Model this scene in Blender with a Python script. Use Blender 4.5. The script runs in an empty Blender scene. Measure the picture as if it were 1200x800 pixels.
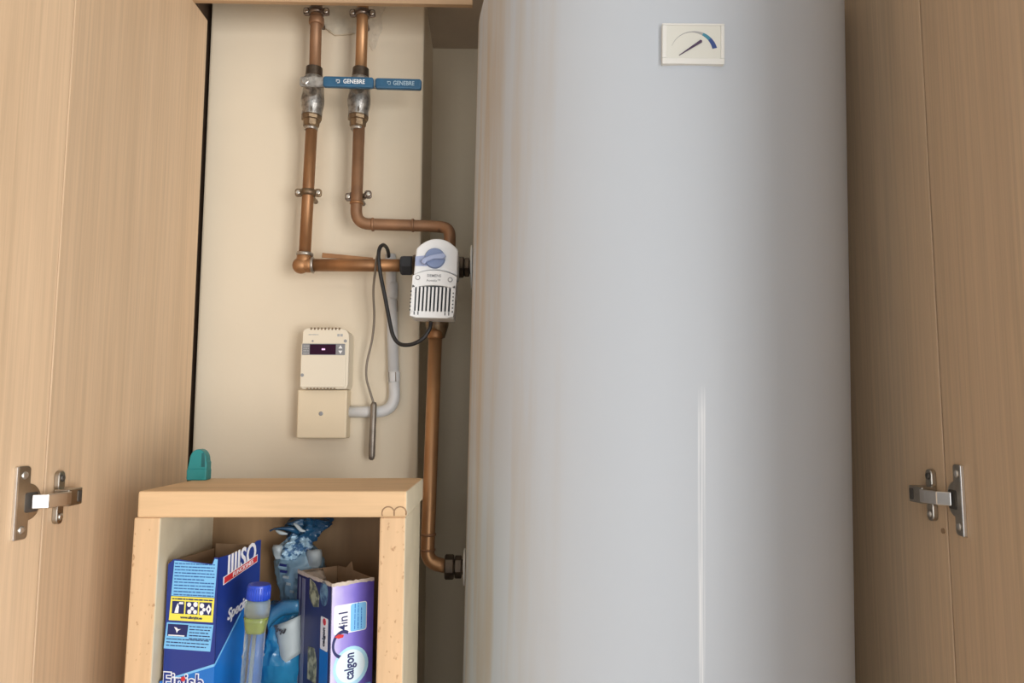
import bpy, bmesh, math, random
from mathutils import Vector, Matrix, noise

random.seed(7)
R = math.radians
H = 1.40            # eye height of the photographer above the floor
F = 867.0           # focal length in pixels of a 1200 px wide frame
S = bpy.context.scene

# ------------------------------------------------------------------ camera
cam = bpy.data.objects.new('camera', bpy.data.cameras.new('camera'))
S.collection.objects.link(cam)
cam.data.lens = F / 1200 * 36
cam.data.sensor_width = 36
cam.data.clip_start = 0.02
cam.location = (0, 0, H)
cam.rotation_euler = (R(90 + 5.6), R(-0.15), R(-1.52))
S.camera = cam
CR = cam.rotation_euler.to_matrix()

# ------------------------------------------------------------------ world, lights, exposure
W = bpy.data.worlds.new('room_fill'); S.world = W; W.use_nodes = True
bg = W.node_tree.nodes['Background']
bg.inputs[0].default_value = (0.80, 0.90, 1.0, 1)
bg.inputs[1].default_value = 0.25

def area(name, loc, target, sx, sy, power, col):
    d = bpy.data.lights.new(name, 'AREA'); d.shape = 'RECTANGLE'
    d.size, d.size_y, d.energy, d.color = sx, sy, power, col
    o = bpy.data.objects.new(name, d); S.collection.objects.link(o)
    o.location = loc
    o.rotation_euler = (Vector(target) - Vector(loc)).to_track_quat('-Z', 'Y').to_euler()
    return o
area('window_light', (1.75, -1.9, 1.15), (-0.1, 1.0, 1.35), 1.5, 1.7, 108, (1.0, 0.985, 0.965))
area('room_fill', (-0.35, -2.3, 1.2), (0.0, 1.0, 1.3), 1.3, 1.6, 19, (0.97, 0.985, 1.0))  # added frontal fill that brightens the recess, not a known lamp

S.view_settings.view_transform = 'Standard'
S.view_settings.look = 'None'
S.view_settings.exposure = -0.2
S.view_settings.gamma = 1.0
S.view_settings.use_curve_mapping = False

# ------------------------------------------------------------------ helpers
def at(px, py, Y):
    """World point on the depth plane y = Y seen at a point of the photograph."""
    d = CR @ Vector(((px - 600) / F, -(py - 400) / F, -1))
    d *= Y / d.y
    return Vector((d.x, d.y, d.z + H))

def fillet(pts, r, n=6):
    pts = [Vector(p) for p in pts]
    out = [pts[0]]
    for i in range(1, len(pts) - 1):
        a, b, c = pts[i - 1], pts[i], pts[i + 1]
        d1, d2 = (a - b), (c - b)
        rr = r[i - 1] if isinstance(r, (list, tuple)) else r
        k = min(rr, d1.length * .49, d2.length * .49)
        p1, p2 = b + d1.normalized() * k, b + d2.normalized() * k
        for j in range(n + 1):
            t = j / n
            out.append((1 - t) ** 2 * p1 + 2 * t * (1 - t) * b + t * t * p2)
    out.append(pts[-1])
    return out

def smooth_path(pts, n=6):
    pts = [Vector(p) for p in pts]
    P = [2 * pts[0] - pts[1]] + pts + [2 * pts[-1] - pts[-2]]
    out = []
    for i in range(1, len(P) - 2):
        a, b, c, d = P[i - 1], P[i], P[i + 1], P[i + 2]
        for j in range(n):
            t = j / n
            out.append(.5 * (2 * b + (c - a) * t + (2 * a - 5 * b + 4 * c - d) * t * t + (3 * b - a - 3 * c + d) * t ** 3))
    out.append(pts[-1])
    return out

TINY = ('side_notches', 'print', 'vent_notches', 'slats', 'small_print', 'panel_print', 'cap_ridges', 'print_stripe', 'print_mark', 'pictogram_figure', 'emblem_bird')   # joined marks too small to pick apart

class MB:
    """Collects shapes in world space and links them as one mesh object."""
    def __init__(self):
        self.bm = bmesh.new()
    def face(self, vs, m=0, smooth=False):
        try:
            f = self.bm.faces.new(vs); f.material_index = m; f.smooth = smooth
            return f
        except ValueError:
            return None
    def box(self, lo, hi, M=None, mats=None):
        c = [Vector((x, y, z)) for z in (lo[2], hi[2]) for y in (lo[1], hi[1]) for x in (lo[0], hi[0])]
        if M is not None: c = [M @ p for p in c]
        v = [self.bm.verts.new(p) for p in c]
        mats = mats or {}
        for key, idx in (('-z', (0, 2, 3, 1)), ('+z', (4, 5, 7, 6)), ('-y', (0, 1, 5, 4)),
                         ('+y', (2, 6, 7, 3)), ('-x', (0, 4, 6, 2)), ('+x', (1, 3, 7, 5))):
            self.face([v[i] for i in idx], mats.get(key, 0))
        return self
    def prism(self, poly, w0, w1, M, m=0, smooth_side=False):
        """poly in (u, v); extruded along w from w0 to w1 (M maps u, v, w)."""
        a = [self.bm.verts.new(M @ Vector((u, v, w0))) for u, v in poly]
        b = [self.bm.verts.new(M @ Vector((u, v, w1))) for u, v in poly]
        n = len(poly)
        self.face(a[::-1], m); self.face(b, m)
        for i in range(n):
            self.face([a[i], a[(i + 1) % n], b[(i + 1) % n], b[i]], m, smooth_side)
        return self
    def tube(self, pts, r, n=16, caps=True):
        pts = [Vector(p) for p in pts]
        up = None; rings = []
        for i, p in enumerate(pts):
            t = (pts[min(i + 1, len(pts) - 1)] - pts[max(i - 1, 0)]).normalized()
            if up is None:
                up = t.orthogonal().normalized()
            up = (up - t * up.dot(t)).normalized()
            s = t.cross(up)
            rr = r[i] if isinstance(r, (list, tuple)) else r
            rings.append([self.bm.verts.new(p + rr * (math.cos(2 * math.pi * k / n) * up + math.sin(2 * math.pi * k / n) * s)) for k in range(n)])
        for a, b in zip(rings, rings[1:]):
            for k in range(n):
                self.face([a[k], a[(k + 1) % n], b[(k + 1) % n], b[k]], 0, True)
        if caps:
            self.face(rings[0][::-1]); self.face(rings[-1])
        return self
    def lathe(self, p0, axis, prof, n=24, smooth=True, rot=0.0, flat_caps=True):
        """prof: list of (distance along axis, radius)."""
        axis = Vector(axis).normalized(); p0 = Vector(p0)
        u = axis.orthogonal().normalized() if abs(axis.z) < .99 else Vector((1, 0, 0))
        u = (u - axis * u.dot(axis)).normalized(); s = axis.cross(u)
        rings = []
        for d, r in prof:
            rings.append([self.bm.verts.new(p0 + axis * d + r * (math.cos(rot + 2 * math.pi * k / n) * u + math.sin(rot + 2 * math.pi * k / n) * s)) for k in range(n)])
        for a, b in zip(rings, rings[1:]):
            for k in range(n):
                self.face([a[k], a[(k + 1) % n], b[(k + 1) % n], b[k]], 0, smooth)
        if flat_caps:
            self.face(rings[0][::-1]); self.face(rings[-1])
        return self
    def sheet(self, grid, smooth=True, m=0):
        rows = [[self.bm.verts.new(p) for p in r] for r in grid]
        for a, b in zip(rows, rows[1:]):
            for k in range(len(a) - 1):
                self.face([a[k], a[k + 1], b[k + 1], b[k]], m, smooth)
        return self
    def mesh_from(self, me, M):
        base = [self.bm.verts.new(M @ v.co) for v in me.vertices]
        for p in me.polygons:
            self.face([base[i] for i in p.vertices])
        return self
    def build(self, name, mats, parent=None, bevel=0.0, segs=2, sharp=None):
        bm = self.bm
        bmesh.ops.recalc_face_normals(bm, faces=bm.faces[:])
        org = origin_of(parent)
        bmesh.ops.translate(bm, verts=bm.verts[:], vec=-org)
        me = bpy.data.meshes.new(name); bm.to_mesh(me); bm.free()
        for mm in (mats if isinstance(mats, (list, tuple)) else [mats]):
            me.materials.append(mm)
        o = bpy.data.objects.new(name, me); S.collection.objects.link(o)
        o.parent = parent
        if name in TINY: o['kind'] = 'stuff'
        if bevel:
            b = o.modifiers.new('edge', 'BEVEL'); b.width = bevel; b.segments = segs
            b.limit_method = 'ANGLE'; b.angle_limit = R(35)
        if sharp is not None:
            me.set_sharp_from_angle(angle=R(sharp))
        return o

def origin_of(o):
    p = Vector((0, 0, 0))
    while o is not None:
        p += o.location; o = o.parent
    return p

def tag(o, label=None, cat=None, group=None, kind=None):
    if label: o['label'] = label
    if cat: o['category'] = cat
    if group: o['group'] = group
    if kind: o['kind'] = kind
    return o

def thing(name, loc, label, cat, group=None):
    o = bpy.data.objects.new(name, None); S.collection.objects.link(o)
    o.empty_display_size = .02
    o.location = loc
    return tag(o, label, cat, group)

def frame(origin, u, v, k=1.0):
    """Matrix mapping (u, v, w): u and v in a face, w out of it."""
    u = Vector(u).normalized(); v = Vector(v); v = (v - u * v.dot(u)).normalized()
    w = u.cross(v)
    M = Matrix((u * k, v * k, w * k)).transposed().to_4x4()
    M.translation = Vector(origin)
    return M

def rect(u0, v0, u1, v1): return [(u0, v0), (u1, v0), (u1, v1), (u0, v1)]

def rrect(u0, v0, u1, v1, r, n=5):
    out = []
    for cx, cy, a0 in ((u1 - r, v1 - r, 0), (u0 + r, v1 - r, 90), (u0 + r, v0 + r, 180), (u1 - r, v0 + r, 270)):
        for i in range(n + 1):
            a = R(a0 + 90 * i / n); out.append((cx + r * math.cos(a), cy + r * math.sin(a)))
    return out

def disc(cu, cv, r, n=24, ry=None):
    ry = ry or r
    return [(cu + r * math.cos(2 * math.pi * k / n), cv + ry * math.sin(2 * math.pi * k / n)) for k in range(n)]

def text(mb, s, size, M, u, v, extrude=.0002, bold=0.0, align='CENTER', sx=1.0, shear=0.0, rot=0.0):
    c = bpy.data.curves.new('t', 'FONT'); c.body = s; c.size = size
    c.align_x = align; c.align_y = 'CENTER'; c.offset = bold; c.shear = shear; c.extrude = extrude; c.resolution_u = 3
    o = bpy.data.objects.new('t', c); S.collection.objects.link(o)
    bpy.context.view_layer.update()
    me = bpy.data.meshes.new_from_object(o.evaluated_get(bpy.context.evaluated_depsgraph_get()))
    mb.mesh_from(me, M @ Matrix.Translation((u, v, extrude)) @ Matrix.Rotation(rot, 4, 'Z') @ Matrix.Diagonal((sx, 1, 1, 1)))
    bpy.data.objects.remove(o); bpy.data.curves.remove(c); bpy.data.meshes.remove(me)
    return mb

def words(mb, M, u0, v0, u1, rows, pitch, h, lift=.0002, gap=.0012, seed=1):
    """Lines of print too small to read: rows of little word-long bars."""
    rnd = random.Random(seed)
    for r_ in range(rows):
        v = v0 - r_ * pitch; u = u0
        end = u1 - (rnd.random() * .25 * (u1 - u0) if r_ % 3 == 2 else 0)
        while u < end - .001:
            w = min(rnd.uniform(.0018, .0065), end - u)
            hh = h * rnd.uniform(.75, 1.0)
            mb.prism(rect(u, v - hh / 2, u + w, v + hh / 2), 0, lift, M)
            u += w + gap * rnd.uniform(.5, 1.0)
    return mb

# ------------------------------------------------------------------ materials
MAT = {}
def mat(name, col, rough=.5, metal=0.0, var=0.0, scale=20.0, bump=0.0, bscale=80.0, stretch=(1, 1, 1), col2=None, spec=.5, coat=0.0, trans=0.0, emit=0.0, detail=6.0, contrast=(.3, .7), rvar=0.0):
    m = bpy.data.materials.new(name); m.use_nodes = True
    nt = m.node_tree; b = nt.nodes['Principled BSDF']
    b.inputs['Base Color'].default_value = (*col, 1)
    b.inputs['Roughness'].default_value = rough
    b.inputs['Metallic'].default_value = metal
    b.inputs['Specular IOR Level'].default_value = spec
    b.inputs['Coat Weight'].default_value = coat
    b.inputs['Transmission Weight'].default_value = trans
    if emit:
        b.inputs['Emission Color'].default_value = (*col, 1); b.inputs['Emission Strength'].default_value = emit
    tc = nt.nodes.new('ShaderNodeTexCoord'); mp = nt.nodes.new('ShaderNodeMapping')
    mp.inputs['Scale'].default_value = stretch
    nt.links.new(tc.outputs['Object'], mp.inputs[0])
    if var or col2 or rvar:
        n = nt.nodes.new('ShaderNodeTexNoise'); n.inputs['Scale'].default_value = scale; n.inputs['Detail'].default_value = detail
        nt.links.new(mp.outputs[0], n.inputs['Vector'])
        if var or col2:
            rp = nt.nodes.new('ShaderNodeValToRGB')
            rp.color_ramp.elements[0].position, rp.color_ramp.elements[1].position = contrast
            c2 = col2 or tuple(max(0, c * (1 - var)) for c in col)
            rp.color_ramp.elements[0].color = (*c2, 1); rp.color_ramp.elements[1].color = (*col, 1)
            nt.links.new(n.outputs['Fac'], rp.inputs[0]); nt.links.new(rp.outputs[0], b.inputs['Base Color'])
        if rvar:
            mr = nt.nodes.new('ShaderNodeMapRange')
            mr.inputs['To Min'].default_value = max(0, rough - rvar); mr.inputs['To Max'].default_value = rough + rvar
            nt.links.new(n.outputs['Fac'], mr.inputs['Value']); nt.links.new(mr.outputs[0], b.inputs['Roughness'])
    if bump:
        n2 = nt.nodes.new('ShaderNodeTexNoise'); n2.inputs['Scale'].default_value = bscale; n2.inputs['Detail'].default_value = 4
        nt.links.new(mp.outputs[0], n2.inputs['Vector'])
        bp = nt.nodes.new('ShaderNodeBump'); bp.inputs['Strength'].default_value = bump; bp.inputs['Distance'].default_value = .002
        nt.links.new(n2.outputs['Fac'], bp.inputs['Height']); nt.links.new(bp.outputs[0], b.inputs['Normal'])
    MAT[name] = m
    return m

def wood(name, c_light, c_dark, c_line, stretch, rough=.5, knots=False, line=.35):
    m = mat(name, c_light, rough=rough)
    nt = m.node_tree; b = nt.nodes['Principled BSDF']
    tc = nt.nodes.new('ShaderNodeTexCoord')
    def layer(sc, st, detail, dist=0):
        mp = nt.nodes.new('ShaderNodeMapping'); mp.inputs['Scale'].default_value = st
        n = nt.nodes.new('ShaderNodeTexNoise'); n.inputs['Scale'].default_value = sc; n.inputs['Detail'].default_value = detail; n.inputs['Distortion'].default_value = dist
        nt.links.new(tc.outputs['Object'], mp.inputs[0]); nt.links.new(mp.outputs[0], n.inputs['Vector'])
        return n
    def ramp(n, p0, p1, a, bb):
        rp = nt.nodes.new('ShaderNodeValToRGB')
        rp.color_ramp.elements[0].position, rp.color_ramp.elements[1].position = p0, p1
        rp.color_ramp.elements[0].color = (*a, 1); rp.color_ramp.elements[1].color = (*bb, 1)
        nt.links.new(n.outputs['Fac'], rp.inputs[0]); return rp
    def mix(kind, f, a, bb):
        x = nt.nodes.new('ShaderNodeMix'); x.data_type = 'RGBA'; x.blend_type = kind
        if isinstance(f, float): x.inputs[0].default_value = f
        else: nt.links.new(f, x.inputs[0])
        nt.links.new(a, x.inputs[6]); nt.links.new(bb, x.inputs[7]); return x
    broad = ramp(layer(1.0, tuple(s * .12 for s in stretch), 3, .3), .3, .7, c_dark, c_light)
    fine = ramp(layer(1.0, stretch, 5, .2), .35, .62, (line, line, line), (1, 1, 1))
    finer = ramp(layer(1.0, tuple(s * 3.2 for s in stretch), 2), .3, .65, (.8, .8, .8), (1, 1, 1))
    x1 = mix('MULTIPLY', .30, broad.outputs[0], fine.outputs[0])
    x2 = mix('MULTIPLY', .35, x1.outputs[2], finer.outputs[0])
    last = x2
    if knots:
        kn = ramp(layer(190, (1, 1, .6), 2), .63, .70, (1, 1, 1), c_line)
        last = mix('MULTIPLY', .6, x2.outputs[2], kn.outputs[0])
    nt.links.new(last.outputs[2], b.inputs['Base Color'])
    bp = nt.nodes.new('ShaderNodeBump'); bp.inputs['Strength'].default_value = .12; bp.inputs['Distance'].default_value = .0006
    nt.links.new(fine.outputs[0], bp.inputs['Height']); nt.links.new(bp.outputs[0], b.inputs['Normal'])
    return m

wood('laminate', (.76, .55, .36), (.70, .50, .32), (.3, .2, .1), (210, 210, 3.4), rough=.42, line=.62)
wood('rail_wood', (.58, .38, .22), (.50, .32, .18), (.3, .2, .1), (4, 90, 90), rough=.5)
wood('pine', (.76, .52, .30), (.69, .455, .25), (.42, .24, .13), (5, 60, 60), rough=.6, line=.6)
wood('pine_upright', (.74, .505, .30), (.68, .45, .255), (.45, .28, .17), (60, 60, 5), rough=.6, line=.65, knots=True)
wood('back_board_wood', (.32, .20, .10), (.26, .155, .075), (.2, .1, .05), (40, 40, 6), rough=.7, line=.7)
mat('old_paint', (.68, .60, .44), rough=.7, var=.14, scale=22, bump=.3, bscale=60)
mat('shelf_grey', (.42, .42, .42), rough=.6, var=.15)
mat('wall_cream', (.76, .66, .51), rough=.75, var=.06, scale=4, bump=.10, bscale=70)
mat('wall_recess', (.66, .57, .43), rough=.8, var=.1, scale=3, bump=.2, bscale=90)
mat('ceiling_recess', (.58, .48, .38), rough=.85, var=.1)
mat('patch_plaster', (.70, .635, .51), rough=.85, var=.18, scale=60, bump=.6, bscale=160)
mat('patch_rough', (.72, .63, .50), rough=.85, var=.15, scale=120, bump=.8, bscale=260)
mat('gap_shade', (.16, .11, .075), rough=.8)  # dark brown puts the shade of the side gap into the wall colour
mat('floor_tile', (.58, .52, .44), rough=.5, var=.1)
mat('copper', (.44, .225, .10), rough=.46, metal=.65, col2=(.27, .135, .065), scale=26, stretch=(1, 1, .5), contrast=(.30, .72), rvar=.1, bump=.05)
mat('copper_bright', (.55, .31, .15), rough=.42, metal=.7, col2=(.38, .20, .10), scale=30, stretch=(1, 1, .35), contrast=(.3, .7), rvar=.08)
mat('copper_dull', (.36, .195, .105), rough=.5, metal=.5, col2=(.23, .125, .07), scale=30, contrast=(.3, .7), rvar=.1)
mat('solder', (.55, .50, .44), rough=.35, metal=.8, var=.5, scale=120)
mat('dark_brass', (.135, .10, .07), rough=.42, metal=.75, col2=(.055, .042, .034), scale=90, contrast=(.3, .7))
mat('brass_dull', (.33, .24, .145), rough=.42, metal=.8, col2=(.15, .10, .065), scale=90)
mat('valve_metal', (.50, .48, .45), rough=.36, metal=.85, col2=(.16, .15, .14), scale=110, contrast=(.32, .6), bump=.5, bscale=120)
mat('clamp_metal', (.30, .24, .20), rough=.35, metal=.85, col2=(.10, .07, .055), scale=90)
mat('screw_metal', (.62, .58, .52), rough=.3, metal=.9)
mat('chrome', (.80, .78, .75), rough=.32, metal=1.0, var=.15, scale=40)
mat('nickel', (.50, .46, .40), rough=.3, metal=1.0, var=.2, scale=60)
mat('hinge_dark', (.12, .11, .10), rough=.45, metal=.6)
mat('lever_blue', (.015, .105, .215), rough=.38, var=.2, scale=60, coat=.2)
mat('print_white', (.82, .84, .86), rough=.5)
mat('print_pale', (.35, .48, .58), rough=.5)
mat('device_white', (.80, .81, .82), rough=.42)
mat('device_dark', (.035, .04, .05), rough=.6)
mat('knob_blue', (.20, .26, .44), rough=.42)
mat('knob_light', (.34, .40, .60), rough=.40)
mat('print_grey', (.30, .30, .31), rough=.6)
mat('ivory', (.78, .70, .56), rough=.45)
mat('ivory_warm', (.74, .62, .44), rough=.5)
mat('display', (.03, .005, .022), rough=.6, spec=.15)
mat('display_text', (.95, .55, .9), rough=.4, emit=.8)
mat('button_grey', (.24, .24, .25), rough=.5)
mat('arrow_white', (.85, .85, .85), rough=.5)
mat('conduit_white', (.68, .68, .68), rough=.4)
mat('cable_black', (.018, .018, .02), rough=.42)
mat('cable_grey', (.23, .19, .15), rough=.5)
mat('probe_metal', (.30, .26, .22), rough=.4, metal=.6, var=.3, scale=60)
mat('gauge_frame', (.80, .80, .77), rough=.35)
mat('gauge_face', (.74, .74, .68), rough=.45)
mat('gauge_glass', (1, 1, 1), rough=.03, trans=1.0)
mat('needle_dark', (.07, .035, .09), rough=.4)
mat('scale_grey', (.42, .42, .42), rough=.5)
mat('scale_teal', (.05, .25, .36), rough=.5)
mat('scale_blue', (.03, .07, .26), rough=.5)
mat('teal_plastic', (.012, .24, .25), rough=.4)
mat('teal_shade', (.006, .11, .12), rough=.5)
mat('carton_navy', (.012, .035, .24), rough=.35, coat=.15)
mat('carton_blue', (.012, .16, .55), rough=.35)
mat('label_sky', (.20, .52, .86), rough=.4)
mat('label_yellow', (.85, .76, .10), rough=.4)
mat('ink_navy', (.012, .02, .12), rough=.5)
mat('ink_blue', (.03, .12, .36), rough=.5)
mat('ink_black', (.02, .02, .03), rough=.5)
mat('ink_red', (.62, .03, .035), rough=.4)
mat('ink_white', (.86, .86, .90), rough=.4)
mat('ink_silver', (.50, .52, .58), rough=.3, metal=.4)
mat('cardboard', (.36, .23, .13), rough=.8, var=.2, scale=60)
mat('cardboard_pale', (.60, .52, .44), rough=.8, var=.3, scale=90)
mat('cap_blue', (.012, .06, .52), rough=.35, coat=.2)
mat('liquid_green', (.27, .33, .02), rough=.2)
mat('bag_blue', (.05, .24, .40), rough=.32, col2=(.02, .09, .20), scale=14, bump=.5, bscale=35, coat=.2)
mat('bag_pale', (.20, .32, .41), rough=.4, col2=(.10, .19, .28), scale=18, bump=.4, bscale=40)
mat('bag_dark', (.012, .07, .15), rough=.32, col2=(.006, .025, .06), scale=22, bump=.5, bscale=40)
mat('bag_speckle', (.32, .48, .60), rough=.4, col2=(.03, .10, .22), scale=170, contrast=(.45, .55))
mat('bag_cyan', (.02, .22, .40), rough=.25, col2=(.01, .11, .26), scale=16, bump=.4, bscale=40, coat=.4)
mat('bag_white', (.34, .39, .41), rough=.45, var=.15, scale=30)
mat('calgon_dark', (.035, .035, .13), rough=.4, var=.3, scale=30)
mat('stripe_grey', (.16, .17, .25), rough=.4)
mat('photo_print', (.42, .42, .26), rough=.5, col2=(.12, .13, .08), scale=140, contrast=(.42, .58))
mat('photo_blue', (.16, .30, .42), rough=.5, col2=(.05, .10, .2), scale=140, contrast=(.4, .6))
mat('logo_cyan', (.42, .72, .90), rough=.4)
mat('logo_pale', (.72, .86, .94), rough=.4)

# translucent plastic of the dosing bottle
m = mat('clear_plastic', (.86, .90, .90), rough=.12, trans=.92)
m.node_tree.nodes['Principled BSDF'].inputs['IOR'].default_value = 1.25
m = mat('frosted_plastic', (.66, .72, .66), rough=.3, trans=.8)
m.node_tree.nodes['Principled BSDF'].inputs['IOR'].default_value = 1.2

# tank enamel with long scuffs and painted reflections
def tank_material():
    m = mat('tank_enamel', (.56, .605, .665), rough=.55, coat=.12)
    nt = m.node_tree; b = nt.nodes['Principled BSDF']
    b.inputs['Coat Roughness'].default_value = .3
    tc = nt.nodes.new('ShaderNodeTexCoord')
    def nz(scale, st, p0, p1):
        mp = nt.nodes.new('ShaderNodeMapping'); mp.inputs['Scale'].default_value = st
        n = nt.nodes.new('ShaderNodeTexNoise'); n.inputs['Scale'].default_value = scale; n.inputs['Detail'].default_value = 5
        nt.links.new(tc.outputs['Object'], mp.inputs[0]); nt.links.new(mp.outputs[0], n.inputs['Vector'])
        r = nt.nodes.new('ShaderNodeMapRange'); r.inputs['From Min'].default_value = p0; r.inputs['From Max'].default_value = p1
        nt.links.new(n.outputs['Fac'], r.inputs['Value']); return r
    scuff_warmth = nz(1, (40, 40, 2.4), .42, .66)
    sep = nt.nodes.new('ShaderNodeSeparateXYZ'); nt.links.new(tc.outputs['Object'], sep.inputs[0])
    def mr(src, a, bb):
        r = nt.nodes.new('ShaderNodeMapRange'); r.inputs['From Min'].default_value = a; r.inputs['From Max'].default_value = bb
        nt.links.new(src, r.inputs['Value']); return r.outputs[0]
    def mul(a, bb):
        x = nt.nodes.new('ShaderNodeMath'); x.operation = 'MULTIPLY'
        for i, q in enumerate((a, bb)):
            if isinstance(q, float): x.inputs[i].default_value = q
            else: nt.links.new(q, x.inputs[i])
        return x.outputs[0]
    left = mr(sep.outputs['X'], -.125, -.222)          # brown scuffs plus a painted warm reflection, on the side by the pipes
    f1 = mul(mul(scuff_warmth.outputs[0], left), .9)
    x1 = nt.nodes.new('ShaderNodeMix'); x1.data_type = 'RGBA'
    x1.inputs[6].default_value = (.56, .605, .665, 1); x1.inputs[7].default_value = (.52, .43, .33, 1)
    nt.links.new(f1, x1.inputs[0])
    # pale streak down the front, a glossy reflection put into the colour
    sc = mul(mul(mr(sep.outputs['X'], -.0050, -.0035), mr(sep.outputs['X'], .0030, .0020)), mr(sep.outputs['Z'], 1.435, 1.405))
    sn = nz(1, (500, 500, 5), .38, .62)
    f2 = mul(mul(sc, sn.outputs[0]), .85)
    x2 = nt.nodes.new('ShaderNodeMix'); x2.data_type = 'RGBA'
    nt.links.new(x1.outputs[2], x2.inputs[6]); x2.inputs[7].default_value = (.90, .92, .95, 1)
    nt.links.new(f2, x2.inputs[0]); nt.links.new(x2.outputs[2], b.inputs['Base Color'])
    n3 = nt.nodes.new('ShaderNodeTexNoise'); n3.inputs['Scale'].default_value = 5
    nt.links.new(tc.outputs['Object'], n3.inputs['Vector'])
    bp = nt.nodes.new('ShaderNodeBump'); bp.inputs['Strength'].default_value = .15; bp.inputs['Distance'].default_value = .004
    nt.links.new(n3.outputs['Fac'], bp.inputs['Height']); nt.links.new(bp.outputs[0], b.inputs['Normal'])
tank_material()

# purple carton face colour that pales towards one edge (x of the object runs along the face)
def carton_lilac():
    m = mat('carton_lilac', (.16, .12, .55), rough=.38, coat=.15)
    nt = m.node_tree; b = nt.nodes['Principled BSDF']
    tc = nt.nodes.new('ShaderNodeTexCoord'); sep = nt.nodes.new('ShaderNodeSeparateXYZ')
    nt.links.new(tc.outputs['Object'], sep.inputs[0])
    n = nt.nodes.new('ShaderNodeTexNoise'); n.inputs['Scale'].default_value = 45
    nt.links.new(tc.outputs['Object'], n.inputs['Vector'])
    ad = nt.nodes.new('ShaderNodeMath'); ad.operation = 'MULTIPLY_ADD'
    nt.links.new(n.outputs['Fac'], ad.inputs[0]); ad.inputs[1].default_value = .012; nt.links.new(sep.outputs['X'], ad.inputs[2])
    rp = nt.nodes.new('ShaderNodeValToRGB'); cr = rp.color_ramp
    mr = nt.nodes.new('ShaderNodeMapRange'); mr.inputs['From Min'].default_value = .004; mr.inputs['From Max'].default_value = .043
    nt.links.new(ad.outputs[0], mr.inputs['Value']); nt.links.new(mr.outputs[0], rp.inputs[0])
    cr.elements[0].position = 0.0; cr.elements[0].color = (.74, .70, .90, 1)
    cr.elements[1].position = 1.0; cr.elements[1].color = (.07, .05, .33, 1)
    e = cr.elements.new(.3); e.color = (.36, .30, .74, 1)
    e = cr.elements.new(.62); e.color = (.18, .14, .56, 1)
    nt.links.new(rp.outputs[0], b.inputs['Base Color'])
carton_lilac()

# ------------------------------------------------------------------ the setting
YW, YB, YS = 1.09, 1.27, .722        # pipe wall, recess wall, front edge of the cupboard sides
XL, XR = at(52, 585, YS).x, at(1108, 582, YS).x   # inner faces of the cupboard sides
tb = next(.99 + .001 * i for i in range(90) if at(222, 500, .99 + .001 * i).x <= XL)
zt = 2.45
wl = at(235, 300, YW).x; wr = at(493, 300, YW).x; wrb = at(504, 300, YB).x
zc = at(530, 57, YB).z                # recess ceiling
mb = MB()
mb.prism([(wl, YW), (wr, YW), (wrb, YB), (wrb, YB + .05), (wl, YB + .05)], 0, zt, Matrix.Identity(4))
wall = tag(mb.build('wall_front', MAT['wall_cream'], bevel=.003), kind='structure')
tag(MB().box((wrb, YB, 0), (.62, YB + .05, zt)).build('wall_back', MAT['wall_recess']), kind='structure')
tag(MB().box((-.62, YW - .02, 0), (wl - .012, YB + .05, zt)).build('wall_left', MAT['gap_shade']), kind='structure')
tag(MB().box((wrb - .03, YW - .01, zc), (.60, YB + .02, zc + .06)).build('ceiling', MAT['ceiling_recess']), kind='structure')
tag(MB().box((-2.2, -3.0, zt), (2.4, YB + .05, zt + .05)).build('ceiling', MAT['gauge_frame']), kind='structure')
tag(MB().box((-2.2, -3.0, -.05), (2.4, YB + .05, 0)).build('floor', MAT['floor_tile']), kind='structure')

# rough plaster patch where the pipes leave the wall
patch = [(374, -8), (420, -8), (424, 4), (420, 22), (421, 38), (412, 40.5), (404, 41), (398, 42), (392, 41), (386, 36), (378, 33)]
c0 = at(400, 20, YW)
pp = [(p.x, p.z) for p in (at(x, y, YW) for x, y in patch)]
mb = MB()
Mw = frame((0, YW, 0), (1, 0, 0), (0, 0, 1))
mb.prism(pp, -.002, .0018, Mw)
o = mb.build('plaster_patch', MAT['patch_plaster'], wall, bevel=.0014)
mb = MB(); mb.prism([(p.x, p.z) for p in (at(x, y, YW) for x, y in ((428, -8), (450, -8), (453, 6), (447, 20), (449, 34), (443, 46), (440, 58), (436, 60), (432, 52), (431, 30)))], -.002, .0010, Mw)
mb.build('plaster_patch', MAT['patch_rough'], wall, bevel=.0009)
mb = MB()
crack = [at(x, y, YW - .0028) for x, y in ((381, 33), (388, 38), (393, 41), (400, 40.5), (408, 40), (416, 39))]
mb.tube(crack, [.0004, .0011, .0013, .0009, .0011, .0005], n=6)
mb.build('plaster_ridge', MAT['wall_recess'], wall)

# ------------------------------------------------------------------ cupboard: side panels, doors, rail, hinges
cup = thing('cupboard', (0, YS, 0), 'light wood laminate cupboard with both doors open around the white tank', 'cupboard')
zp_ = at(237, 24, tb).z
MB().box((XL - .018, YS, .02), (XL, tb, zp_)).build('side_panel', MAT['laminate'], cup, bevel=.0008)
MB().box((XR, YS, .02), (XR + .018, YB - .01, zt - .05)).build('side_panel', MAT['laminate'], cup, bevel=.0008)
# top rail, cut short where the tank stands
zr = at(380, 2.5, .995).z
MB().box((XL - .018, .995, zr), (-.031, 1.004, zr + .10)).build('top_rail', MAT['rail_wood'], cup, bevel=.001)

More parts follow.
